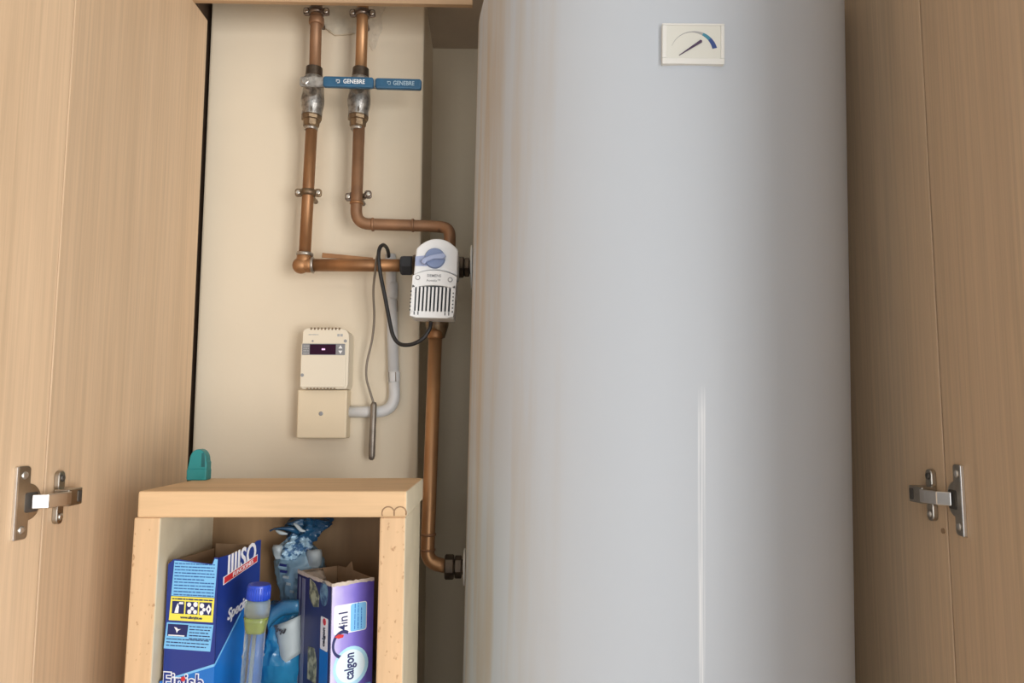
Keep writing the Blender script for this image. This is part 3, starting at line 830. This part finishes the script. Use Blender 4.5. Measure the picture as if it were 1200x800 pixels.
def upright(x0t, x1t, x0b, x1b, mats):
    mb = MB(); zf = 0.0
    v = [mb.bm.verts.new(Vector(p)) for p in ((x0b, YF, zf), (x1b, YF, zf), (x1b, YK, zf), (x0b, YK, zf), (x0t, YF, zB), (x1t, YF, zB), (x1t, YK, zB), (x0t, YK, zB))]
    for key, idx in (('b', (3, 2, 1, 0)), ('t', (4, 5, 6, 7)), ('f', (0, 1, 5, 4)), ('r', (1, 2, 6, 5)), ('k', (2, 3, 7, 6)), ('l', (3, 0, 4, 7))):
        mb.face([v[i] for i in idx], 1 if key == 'r' else 0)
    return mb.build('side_board', mats, cr, bevel=.0018)
upright(xl0, xl1, xl0 - .016, xl1 - .014, [MAT['pine_upright'], MAT['old_paint']])
upright(xr0, xr1, xr0 - .006, xr1 - .004, [MAT['pine_upright'], MAT['old_paint']])
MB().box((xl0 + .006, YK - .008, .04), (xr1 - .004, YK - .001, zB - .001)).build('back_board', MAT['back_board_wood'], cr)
zs = at(320, 795, .862).z
MB().box((xl0 - .004, YF + .004, zs - .018), (xr0 - .001, YK - .009, zs)).build('shelf_board', MAT['shelf_grey'], cr)
st_ = MB(); Mf = frame((0, YF - .002, 0), (1, 0, 0), (0, 0, 1))
for x in (455, 469):
    c_ = at(x, 601, YF - .002)
    arc = [Mf @ Vector((c_.x + .0062 * math.cos(R(q)), c_.z + .0062 * math.sin(R(q)), .0002)) for q in range(-20, 215, 15)]
    st_.tube(arc, .0006, 6)
st_.build('stamp_mark', MAT['cardboard'], cr)

# teal peg on top of the crate
YPEG = .872
zb_ = zT
tp = thing('plastic_peg', (at(232, 560, YPEG).x, YPEG, zT), 'teal plastic peg with rounded head standing on the crate top by the wall', 'peg')
T = frame((at(232, 560, YPEG).x, YPEG, zT), (1, 0, 0), (0, 0, 1)); s_ = YPEG / F
hd = [(-10.5 * s_, 0), (11 * s_, 0), (11 * s_, 20 * s_)] + [((.5 + 9.5 * math.cos(R(q))) * s_, (22 + 13 * math.sin(R(q))) * s_) for q in range(0, 181, 15)] + [(-10.5 * s_, 14 * s_)]
MB().prism(hd, -.010, .005, T).build('peg_body', MAT['teal_plastic'], tp, bevel=.0012)
MB().prism([(5 * s_, 15 * s_), (9 * s_, 15 * s_), (9 * s_, 24 * s_), (7.5 * s_, 31 * s_), (5 * s_, 31 * s_)], .0045, .0054, T).build('groove_shade', MAT['teal_shade'], tp, bevel=.0003)  # darker teal plate, shade of the indentation put into the colour
MB().prism(rrect(-11 * s_, 0, 11.4 * s_, 13 * s_, .002), -.010, .0062, T).build('peg_foot', MAT['teal_plastic'], tp, bevel=.0012)

# ------------------------------------------------------------------ cartons in the crate
def sheet_wall(mb, M, outline, th=.0008):
    mb.prism(outline, -th, 0, M)

def finish_box():
    YN = .7535
    N = at(254.5, 700, YN); N.z = zs
    e2 = Vector((.20, .98, 0)).normalized()             # along the broad face, away from the viewer
    e1 = Vector((-.98, .20, 0)).normalized()            # along the narrow face, to the left
    w, d = .0635, .095
    k = thing('detergent_carton', N, 'torn-open navy blue detergent carton with sky blue text panels, beside the crate side', 'carton')
    Lc = N + e1 * w * q_; s = YN / F / q_
    zp = lambda y: (at(222, y, YN + .006).z - zs) / q_
    Mt = frame(Lc, -e1, (0, 0, 1), q_); Mr = frame(N, e2, (0, 0, 1), q_)
    up = lambda x: (x - 191.5) / 59.5 * w
    mb = MB()
    mb.prism([(0, 0), (w, 0), (w, zp(652)), (up(246), zp(652)), (up(243.5), zp(659.5)), (up(235), zp(659)), (up(205), zp(656)), (up(198), zp(656)), (0, zp(662))], -.0008, 0, Mt)
    front = mb.build('narrow_side', [MAT['carton_navy']], k)
    vr = lambda u, y: zp(652) + (652 - y) * s
    mb = MB()
    mb.prism([(0, 0), (d, 0), (d, zp(652) + .0045), (d * .9, zp(652) + .0050), (d * .75, zp(652) + .0012), (d * .5, zp(652) - .0015), (d * .2, zp(652) - .0005), (0, zp(652))], -.0008, 0, Mr)
    broad = mb.build('broad_side', MAT['carton_navy'], k)
    mb = MB()
    Mb_ = frame(Lc + e2 * d * q_, -e1, (0, 0, 1), q_); mb.prism(rect(0.001, 0, w - .001, zp(654)), -.0008, 0, Mb_)
    Ml = frame(Lc, e2, (0, 0, 1), q_); mb.prism(rect(0.001, 0, d - .001, zp(660)), -.0008, 0, Ml)
    mb.prism(rect(0.0008, 0.0008, w - .0008, d - .0008), 0, .001, frame(Lc, -e1, e2, q_))
    mb.build('inner_wall', MAT['cardboard'], k)
    # prints on the narrow side
    def panel(nm, pts, m, par=front, M=Mt, lift=(0, .0003)):
        q = MB(); q.prism(pts, lift[0], lift[1], M); return q.build(nm, m, par)
    def f(x, y): return (up(x), zp(y))
    panel('text_panel', [f(197, 698.5), f(248, 698.5), f(250, 654), f(246.5, 653.5), f(244, 660.5), f(205, 657.5), f(199, 657.5)], MAT['label_sky'])
    q = MB(); words(q, Mt, up(200), zp(660.5), up(247), 11, 3.45 * s, .0013, lift=.0006, seed=11); q.build('small_print', MAT['ink_blue'], front)
    panel('yellow_panel', [f(195.5, 727.5), f(247, 727.5), f(248, 699.2), f(197, 699.2)], MAT['label_yellow'])
    q = MB(); words(q, Mt, up(198.5), zp(702), up(246), 1, .01, .0016, lift=.0006, gap=.001, seed=4)
    text(q, 'www.albright.es', .0042, Mt @ Matrix.Translation((0, 0, .0004)), *f(222, 723.3), bold=.00008, sx=1.0)
    q.build('small_print', MAT['ink_navy'], front)
    for i in range(3):
        x = 199 + 16.0 * i
        panel('pictogram', [f(x - .3, 719.3), f(x + 14, 719.3), f(x + 14.3, 704.6), f(x, 704.6)], MAT['ink_navy'], lift=(0, .0005))
    q = MB()
    M5 = Mt @ Matrix.Translation((0, 0, .0005))
    q.prism([f(202, 718.5), f(206.5, 718.5), f(207, 711), f(205.5, 707), f(203.5, 712)], 0, .0003, M5); q.prism([f(206.5, 708), f(212, 708), f(212, 705.5), f(207.5, 705.5)], 0, .0003, M5)
    for x, y, r_ in ((219, 708, 2.6), (226.5, 707.5, 2.8), (222.8, 712.5, 2.2), (219.5, 716.3, 2.6), (226.3, 716.2, 2.4), (234, 708.5, 2.8), (236.5, 713, 2.0), (233.8, 717, 2.5)):
        q.prism(disc(*f(x, y), r_ * s, 9), 0, .0003, M5)
    q.prism([f(238.5, 712), f(242, 706.5), f(245.3, 712), f(242, 718.5)], 0, .0003, M5)
    q.build('pictogram_figure', MAT['ink_white'], front)
    panel('pictogram_mark', [f(240.8, 712), f(242, 710), f(243.2, 712), f(242, 714.5)], MAT['ink_navy'], lift=(.0005, .001))
    panel('text_panel', [f(191, 761), f(245.5, 761.5), f(248, 730.3), f(193.5, 730)], MAT['label_sky'])
    panel('emblem_panel', [f(194.5, 746), f(217.5, 746), f(219, 731.8), f(195, 731.8)], MAT['ink_navy'], lift=(0, .0005))
    q = MB()
    for poly in ([f(202.5, 735), f(205.8, 735.8), f(207.5, 738), f(206, 742), f(204.8, 738.6)], [f(206.5, 737.5), f(210.5, 737.2), f(207, 739.5)]):
        q.prism(poly, 0, .0003, M5)
    q.prism(rect(*f(196, 745.6), *f(215, 744.3)), 0, .0003, M5)
    q.build('emblem_bird', MAT['ink_white'], front)
    q = MB(); words(q, Mt, up(220.5), zp(733.5), up(246), 5, 3.3 * s, .0011, lift=.0006, seed=21); words(q, Mt, up(194), zp(749.3), up(245), 3, 3.6 * s, .0011, lift=.0006, seed=22); q.build('small_print', MAT['ink_navy'], front)
    # bright blue lower field crossing both faces
    panel('blue_field', [f(188, 840), f(251, 840), f(251, 777), f(208, 794), f(188, 800)], MAT['carton_blue'])
    panel('field_edge', [f(205, 795.6), f(251, 778.3), f(251, 775.4), f(203, 794)], MAT['label_sky'], lift=(0, .0004))
    dr = lambda x: (x - 251) / 55 * d
    zr_ = lambda y: zp(y)
    panel('blue_field', [(0, zp(840)), (d * .98, zp(840)), (d * .98, zp(700)), (d * .55, zp(730)), (0, zp(777))], MAT['carton_blue'], broad, Mr)
    panel('field_edge', [(0, zp(778.3)), (d * .55, zp(731.5)), (d * .55, zp(729)), (0, zp(775.4))], MAT['label_sky'], broad, Mr, lift=(0, .0004))
    # brand word at the foot of the narrow side: navy letters with a white outline, red dot
    q = MB(); text(q, 'Finish', .0245, Mt @ Matrix.Translation((0, 0, .0004)), *f(216, 799), bold=.0013, sx=.92); q.build('lettering', MAT['ink_white'], front)
    q = MB(); text(q, 'Finish', .0245, Mt @ Matrix.Translation((0, 0, .0009)), *f(216, 799), bold=.0001, sx=.92); q.build('lettering', MAT['carton_navy'], front)
    panel('logo_dot', disc(*f(216, 795), 2.6 * s, 14), MAT['ink_red'], lift=(.0004, .0016))
    # broad side: tall white letters, red band, white word
    Mi = Mr @ Matrix(((1, 0, 0, 0), (.10, 1, 0, 0), (0, 0, 1, 0), (0, 0, 0, 1)))
    q = MB(); text(q, 'IIIISO', .0335, Mi, d * .54, zp(664.5) - .0045, bold=.0006, sx=.86); q.build('lettering', MAT['ink_white'], broad)
    Ms = Mr @ Matrix(((1, 0, 0, 0), (.16, 1, 0, 0), (0, 0, 1, 0), (0, 0, 0, 1)))
    q = MB(); q.prism(rect(d * .12, zp(688.5), d * .92, zp(679)), 0, .0003, Ms); q.build('band_border', MAT['ink_white'], broad)
    q = MB(); q.prism(rect(d * .135, zp(687.5), d * .905, zp(680)), .0002, .0006, Ms); q.build('red_band', MAT['ink_red'], broad)
    q = MB(); text(q, 'FUNCIONES', .0070, Ms @ Matrix.Translation((0, 0, .0006)), d * .56, zp(683.8), sx=1.2); q.build('lettering', MAT['ink_white'], broad)
    q = MB(); text(q, 'Special', .0175, Ms, d * .48, zp(730), bold=.0004, shear=.2, sx=.95); q.build('lettering', MAT['ink_white'], broad)
finish_box()

def calgon_box():
    YN = .762
    N = at(388, 720, YN); N.z = zs
    e2 = Vector((-.605, .796, 0)).normalized()       # broad dark face, away to the left
    e1 = Vector((.796, .605, 0)).normalized()        # narrow lilac face, away to the right
    d, w = .098, .0545
    s = YN / F / q_
    k = thing('detergent_carton', N, 'open topped purple detergent carton with lilac end, standing beside the crate right upright', 'carton')
    zp = lambda y: (at(388, y, YN).z - zs) / q_
    zq = lambda y: (at(410, y, YN + .012).z - zs) / q_
    ht = zp(685)
    Ln = N + e2 * d * q_
    Mn = frame(N, e1, (0, 0, 1), q_); Mb = frame(Ln, -e2, (0, 0, 1), q_)
    q = MB(); q.prism([(0, 0), (w, 0), (w, ht + .001), (w * .6, ht - .0006), (w * .3, ht + .0004), (.1 * w, ht - .0015), (0, ht)], -.0008, 0, Mn); end = q.build('narrow_side', MAT['carton_lilac'], k)
    q = MB(); q.prism([(0, 0), (d, 0), (d, ht), (d * .8, ht + .0004), (d * .4, ht - .0006), (0, ht + .001)], -.0008, 0, Mb); br = q.build('broad_side', MAT['calgon_dark'], k)
    q = MB()
    q.prism(rect(.001, 0, w - .001, ht - .0005), -.0008, 0, frame(Ln, e1, (0, 0, 1), q_))
    q.prism([(.001, 0), (d - .001, 0), (d - .001, ht), (d * .75, ht + .001), (d * .6, ht + .011), (d * .55, ht + .001), (.001, ht)], -.0008, 0, frame(N + e1 * w * q_, e2, (0, 0, 1), q_))
    q.prism(rect(.001, .001, w - .001, d - .001), 0, .001, frame(N, e1, e2, q_))
    q.build('inner_wall', MAT['cardboard'], k)
    # torn paper edge along the rim
    q = MB()
    rnd = random.Random(5)
    for M, L in ((Mb, d), (Mn, w)):
        n = 16
        pl = [(L * i / n, ht - .0018 - rnd.random() * .0015) for i in range(n + 1)] + [(L * i / n, ht + .0008 + rnd.random() * .0012) for i in range(n, -1, -1)]
        q.prism(pl, -.0012, .0003, M)
    q.build('torn_edge', MAT['cardboard_pale'], k)
    q = MB(); g = []
    for i in range(7):
        t_ = i / 6
        g.append([Ln + q_ * (e1 * (.003 + (w * .55) * t_) - e2 * (.001 + v_ * (.030 - .018 * t_)) + Vector((0, 0, ht - .001 - .012 * v_ * t_ + .002 * noise.noise(Vector((i, v_ * 3, 0)))))) for v_ in (0, .33, .66, 1)])
    q.sheet(g); o = q.build('torn_flap', MAT['cardboard_pale'], k); sd = o.modifiers.new('thick', 'SOLIDIFY'); sd.thickness = .0006
    def panel(nm, pts, m, par, M, lift=(0, .0003)):
        q = MB(); q.prism(pts, lift[0], lift[1], M); return q.build(nm, m, par)
    ub = lambda x: (x - 349) / 39 * d
    def ed(x): return (x - 388) / 45.5 * w
    # dark side
    for a, b in ((351, 353), (355, 358.5)):
        panel('stripe', rect(ub(a), .002, ub(b), ht - .006), MAT['stripe_grey'], br, Mb)
    panel('product_photo', [(ub(364), zp(688)), (ub(370), zp(692)), (ub(375), zp(704)), (ub(374.5), zp(718)), (ub(369), zp(721)), (ub(364), zp(712))], MAT['photo_print'], br, Mb)
    panel('product_photo', [(ub(364), zp(772)), (ub(371), zp(770)), (ub(374), zp(785)), (ub(373.5), zp(812)), (ub(364), zp(812))], MAT['photo_print'], br, Mb)
    panel('product_photo', disc(ub(380), zp(699), .0105, 18, .0145), MAT['photo_blue'], br, Mb)
    panel('text_strip', rrect(ub(377.4), zp(766), ub(385), zp(727), .002), MAT['ink_white'], br, Mb)
    panel('blue_strip', rect(ub(377), zp(850), ub(385.5), zp(766)), MAT['carton_blue'], br, Mb)
    panel('red_mark', disc(ub(381.5), zp(732), .004, 12), MAT['ink_red'], br, Mb, (.0002, .0006))
    q = MB(); text(q, 'calgon', .0085, Mb @ Matrix.Translation((0, 0, .0003)), ub(381.2), zp(750), rot=R(90), bold=.0003); q.build('lettering', MAT['ink_black'], br)
    # lilac end
    pw = rrect(ed(391), zq(741), ed(426), zq(707), .003)
    panel('label_panel', pw, MAT['ink_white'], end, Mn)
    panel('label_panel', rrect(ed(408.5), zq(740.2), ed(425.2), zq(707.8), .0025), MAT['label_sky'], end, Mn, (.0002, .0005))
    q = MB(); text(q, '4in1', .0165, Mn @ Matrix.Translation((0, 0, .0004)), ed(401), zq(725), rot=R(90), sx=.82, bold=.0001); q.build('lettering', MAT['ink_navy'], end)
    q = MB()
    Mrot = Mn @ Matrix.Translation((ed(413), zq(739), .0005)) @ Matrix.Rotation(R(90), 4, 'Z')
    words(q, Mrot, .001, -.000, .031, 3, .0042, .0010, lift=.0003, seed=9); q.build('small_print', MAT['carton_blue'], end)
    # swirl
    q = MB(); arcp = []
    for i in range(20):
        a = R(60 + 200 * i / 19); r_ = .0105 + .003 * i / 19
        arcp.append((a, r_))
    cx, cy = ed(401.5), zq(752)
    pl = [(cx + (r_ + .002) * math.cos(a), cy + (r_ + .004) * math.sin(a)) for a, r_ in arcp] + [(cx + (r_ - .0012 * (1 - abs(i / 9.5 - 1))) * math.cos(a), cy + r_ * math.sin(a)) for i, (a, r_) in reversed(list(enumerate(arcp)))]
    q.prism(pl, 0, .0005, Mn); q.build('swirl', MAT['ink_navy'], end)
    panel('swirl_tip', [(ed(392), zq(743)), (ed(396), zq(740.5)), (ed(401.5), zq(742)), (ed(401), zq(745)), (ed(396), zq(745.5))], MAT['ink_red'], end, Mn, (.0004, .0008))
    panel('logo_disc', disc(ed(410), zq(781), .0225, 28, .0225), MAT['logo_cyan'], end, Mn)
    panel('logo_disc', disc(ed(409.5), zq(780.5), .0185, 28, .0185), MAT['logo_pale'], end, Mn, (.0002, .0006))
    q = MB(); text(q, 'calgon', .0165, Mn @ Matrix.Translation((0, 0, .0006)), ed(408.5), zq(780.5), rot=R(90), bold=.0004, sx=.72); q.build('lettering', MAT['ink_navy'], end)
    panel('blue_strip', rect(.002, zq(845), w - .002, zq(805)), MAT['label_sky'], end, Mn)
calgon_box()

# ------------------------------------------------------------------ bottle with blue cap
def bottle():
    YQ = .745
    b = thing('plastic_bottle', (at(292, 800, YQ).x, YQ, zs), 'slim clear plastic bottle with blue screw cap and green liquid', 'bottle')
    s = YQ / F / q_
    top, bot = at(304, 686, YQ), at(293.5, 800, YQ)
    ax = (top - bot).normalized()
    base = bot + ax * ((zs - bot.z) / ax.z)
    ax = (top - base).normalized()
    M = frame(base, Vector((ax.z, 0, -ax.x)), ax, q_)
    L = lambda y: ((at(300, y, YQ).z - zs) / ax.z / q_)
    def sq(rings, name, m, n=10, e=3.2):
        mb = MB(); rows = []
        for v, ru, rw in rings:
            row = []
            for k in range(32):
                a = 2 * math.pi * k / 32; c, sn = math.cos(a), math.sin(a)
                row.append(M @ Vector((ru * math.copysign(abs(c) ** (2 / e), c), v, rw * math.copysign(abs(sn) ** (2 / e), sn))))
            rows.append([mb.bm.verts.new(p) for p in row])
        for a_, b_ in zip(rows, rows[1:]):
            for k in range(32): mb.face([a_[k], a_[(k + 1) % 32], b_[(k + 1) % 32], b_[k]], 0, True)
        mb.face(rows[0][::-1]); mb.face(rows[-1])
        return mb.build(name, m, b)
    sq([(.0005, .0095, .008), (.003, .0106, .0090), (L(770), .0106, .0090), (L(768), .0117, .0100), (L(765), .0106, .0090), (L(738), .0107, .0092), (L(727), .0124, .0105), (L(722), .0132, .0115)], 'bottle_body', MAT['clear_plastic'])
    sq([(L(722) + .0003, .0132, .0115), (L(714), .0138, .0120), (L(706), .0135, .0120), (L(702), .0122, .0115)], 'bottle_neck', MAT['frosted_plastic'], e=2.4)
    sq([(L(741), .0080, .007), (L(736), .0098, .008), (L(728), .0115, .0095), (L(721), .0124, .0105)], 'liquid', MAT['liquid_green'])
    sq([(.004, .0018, .0018), (L(741), .0018, .0018)], 'dip_tube', MAT['frosted_plastic'])
    mb = MB()
    o = M @ Vector((0, L(701.5), 0))
    mb.lathe(o, ax, [(0, .0120 * q_), (.001, .0126 * q_), ((L(686) - L(701.5)) * q_, .0124 * q_), ((L(684) - L(701.5)) * q_, .0117 * q_)], 30)
    cap = mb.build('screw_cap', MAT['cap_blue'], b, sharp=40)
    rg = MB()
    for k in range(30):
        a = 2 * math.pi * k / 30; c, sn = math.cos(a), math.sin(a)
        rg.tube([M @ Vector((.0126 * c, L(701), .0126 * sn)), M @ Vector((.0124 * c, L(687), .0124 * sn))], .0005, 4)
    rg.build('cap_ridges', MAT['cap_blue'], cap)
bottle()

# ------------------------------------------------------------------ plastic bags at the back
def blob(rows, n=72, amp=.004, freq=40, seed=0, folds=0.0):
    mb = MB(); rings = []; amp *= q_; freq /= q_; folds *= q_
    for z, cx, cy, rx, ry in rows:
        rx *= q_; ry *= q_
        ring_ = []
        for k in range(n):
            a = 2 * math.pi * k / n
            p = Vector((cx + rx * math.cos(a), cy + ry * math.sin(a), z))
            d = amp * (noise.noise(p * freq + Vector((seed, 0, 0))) + .9 * (.5 - abs(noise.noise(p * freq * 1.9 + Vector((0, seed, 4))))) + .45 * (.4 - abs(noise.noise(p * freq * 4 + Vector((seed, 2, 0)))))) + folds * math.sin(7 * a + 30 * z + seed)
            ring_.append(mb.bm.verts.new(p + Vector((math.cos(a), math.sin(a), .25 * math.sin(3 * a))) * d))
        rings.append(ring_)
    for a, b in zip(rings, rings[1:]):
        for k in range(n): mb.face([a[k], a[(k + 1) % n], b[(k + 1) % n], b[k]], 0, True)
    mb.face(rings[0][::-1]); mb.face(rings[-1])
    return mb

def lerp_rows(keys, n):
    out = []
    for i in range(n + 1):
        t = i / n * (len(keys) - 1); j = min(int(t), len(keys) - 2); f = t - j; f = f * f * (3 - 2 * f)
        out.append(tuple(a + (b - a) * f for a, b in zip(keys[j], keys[j + 1])))
    return out

YG = .872
bag = thing('plastic_bag', (at(355, 780, YG).x, YG, zs), 'tall blue and white plastic bag gathered at the neck, behind the open carton', 'bag')
X = lambda x: at(x, 700, YG).x
Z = lambda y: at(350, y, YG).z
blob(lerp_rows([(zs, X(364), YG, .020, .020), (zs + .015, X(364), YG, .026, .024), (Z(740), X(363), YG, .025, .024), (Z(705), X(358), YG, .026, .024), (Z(680), X(353), YG, .028, .024), (Z(660), X(349), YG, .029, .023), (Z(648), X(349), YG, .026, .019), (Z(640), X(350), YG, .016, .013), (Z(636), X(350), YG, .012, .011)], 60), amp=.0065, freq=32, seed=3).build('bag_body', MAT['bag_pale'], bag, sharp=28)
blob(lerp_rows([(Z(652), X(342), YG - q_ * .016, .012, .008), (Z(645), X(345), YG - q_ * .014, .019, .011), (Z(634), X(348), YG - q_ * .008, .017, .012), (Z(626), X(350), YG - q_ * .002, .012, .010)], 30), amp=.005, freq=70, seed=9, folds=.0015).build('bag_neck', MAT['bag_speckle'], bag, sharp=30)
for cx, cy, r_, sd_ in ((329, 643, .0073, 2), (371, 652, .0108, 6)):
    g = []
    for a in range(9):
        v_ = a / 8
        row = []
        for b in range(9):
            u_q = b / 8
            wd = r_ * (1 - .55 * v_ ** 2) * (1 - .35 * (1 - v_) ** 3)
            p = Vector((X(cx) + (u_q - .5) * 2 * wd, YG - q_ * .019 - .007 * q_ * math.sin(math.pi * u_q) * math.sin(math.pi * min(1, v_ + .2)), Z(cy) + (.5 - v_) * r_ * 2.0))
            row.append(p + Vector((noise.noise(p * 90 + Vector((sd_, 0, 0))), -abs(noise.noise(p * 120 + Vector((0, sd_, 0)))), noise.noise(p * 80))) * .0022)
        g.append(row)
    q = MB(); q.sheet(g); o = q.build('bag_fold', MAT['bag_white'], bag); sd = o.modifiers.new('thick', 'SOLIDIFY'); sd.thickness = .001
blob(lerp_rows([(Z(634), X(350), YG, .010, .009), (Z(625), X(354), YG, .020, .013), (Z(616), X(360), YG + q_ * .004, .026, .016), (Z(609), X(360), YG + q_ * .004, .024, .014), (Z(607), X(360), YG + q_ * .004, .016, .010)], 36), amp=.008, freq=50, seed=5, folds=.003).build('bag_top', MAT['bag_dark'], bag, sharp=25)
g = []
for x, y, Yq, h_ in ((350, 622, YG - q_ * .010, 11), (343, 620, YG - q_ * .014, 9), (335, 619, YG - q_ * .017, 6), (328, 619, YG - q_ * .018, 4), (321, 619.5, YG - q_ * .019, 2.4), (316, 622, YG - q_ * .020, .8)):
    g.append([at(x, y - h_ * .5 + h_ * t_, Yq - .004 * math.sin(math.pi * t_)) for t_ in (0, .25, .5, .75, 1)])
q = MB(); q.sheet(g); o = q.build('bag_tail', MAT['bag_dark'], bag); sd = o.modifiers.new('thick', 'SOLIDIFY'); sd.thickness = .0012
for pts in (((344, 613), (348, 616), (353, 621), (358, 622)), ((323, 621), (329, 624), (337, 625.5))):
    mb = MB(); p_ = smooth_path([at(x, y, YG - q_ * .023) for x, y in pts], 4); mb.tube(p_, [.0006 + .0016 * math.sin(math.pi * i / (len(p_) - 1)) for i in range(len(p_))], 8); mb.build('bag_crease', MAT['bag_white'], bag)
for y, l_ in ((662, .0075), (669.5, .0075), (676, .006), (684, .005), (693, .004)):
    p = at(331.5 + max(0, y - 668) * .42, y, YG - q_ * .0262)
    MB().prism(rect(-l_ * .6, -.0013, l_ * .6, .0013), -.001, .0006, frame(p, (.9, -.42, -.03), (0, 0, 1))).build('print_stripe', MAT['ink_navy'] if y < 676 else MAT['bag_white'], bag)

YH = .832
bag2 = thing('plastic_bag', (at(330, 780, YH).x, YH, zs), 'small shiny blue pack with pale front panel, standing between bottle and open carton', 'bag')
X2 = lambda x: at(x, 750, YH).x
Z2 = lambda y: at(330, y, YH).z
blob(lerp_rows([(zs, X2(331), YH, .018, .014), (zs + .006, X2(331), YH, .025, .018), (Z2(760), X2(332), YH, .024, .019), (Z2(730), X2(333), YH, .022, .017), (Z2(714), X2(333), YH + q_ * .004, .021, .012), (Z2(707), X2(333), YH + q_ * .006, .017, .006)], 50), amp=.0055, freq=36, seed=12).build('pack_body', MAT['bag_cyan'], bag2, sharp=26)
g = []
for i in range(10):
    v_ = i / 9
    row = []
    for j in range(8):
        u_q = j / 7
        x = 320.5 + u_q * 30 + 5 * v_ * (1 - u_q)
        yt, yb = 734 - 12 * u_q, 781 - 14 * u_q
        p = at(x, yt + (yb - yt) * v_, YH - q_ * .0225)
        p.y += .006 * (2 * u_q - 1) ** 2 - .0025 * abs(noise.noise(Vector((u_q * 3, v_ * 3, 2))))
        row.append(p)
    g.append(row)
q = MB(); q.sheet(g); o = q.build('pale_panel', MAT['bag_white'], bag2); sd = o.modifiers.new('thick', 'SOLIDIFY'); sd.thickness = .0008; sd.offset = 0
g = []
for i in range(9):
    t_ = i / 8; x = 314 + 36 * t_
    yc = 722 - 14 * min(1, t_ * 2.2) ** .7
    g.append([at(x, yc - 6 + 22 * w_ * (1 - .25 * t_), YH - q_ * .014 - .008 * math.sin(math.pi * (.15 + .8 * w_)) - .002 * abs(noise.noise(Vector((t_ * 4, w_ * 3, 7))))) for w_ in (0, .2, .4, .6, .8, 1)])
q = MB(); q.sheet(g); o = q.build('folded_top', MAT['bag_blue'], bag2); sd = o.modifiers.new('thick', 'SOLIDIFY'); sd.thickness = .001
Mp = frame(at(328, 738, YH - q_ * .0262), (1, -.0, -.38), (0, 0, 1))
q = MB()
for u0, v0, u1, v1 in ((-.0075, .001, -.0055, .003), (-.005, -.001, -.0035, .003), (-.003, -.003, -.0015, .001), (-.001, -.001, .001, .0005), (.0015, -.004, .003, .001), (.0035, -.002, .0055, -.0008), (.0045, -.001, .006, .003)):
    q.prism(rect(u0, v0, u1, v1), -.0006, .0006, Mp)
q.build('print_mark', MAT['ink_black'], bag2)
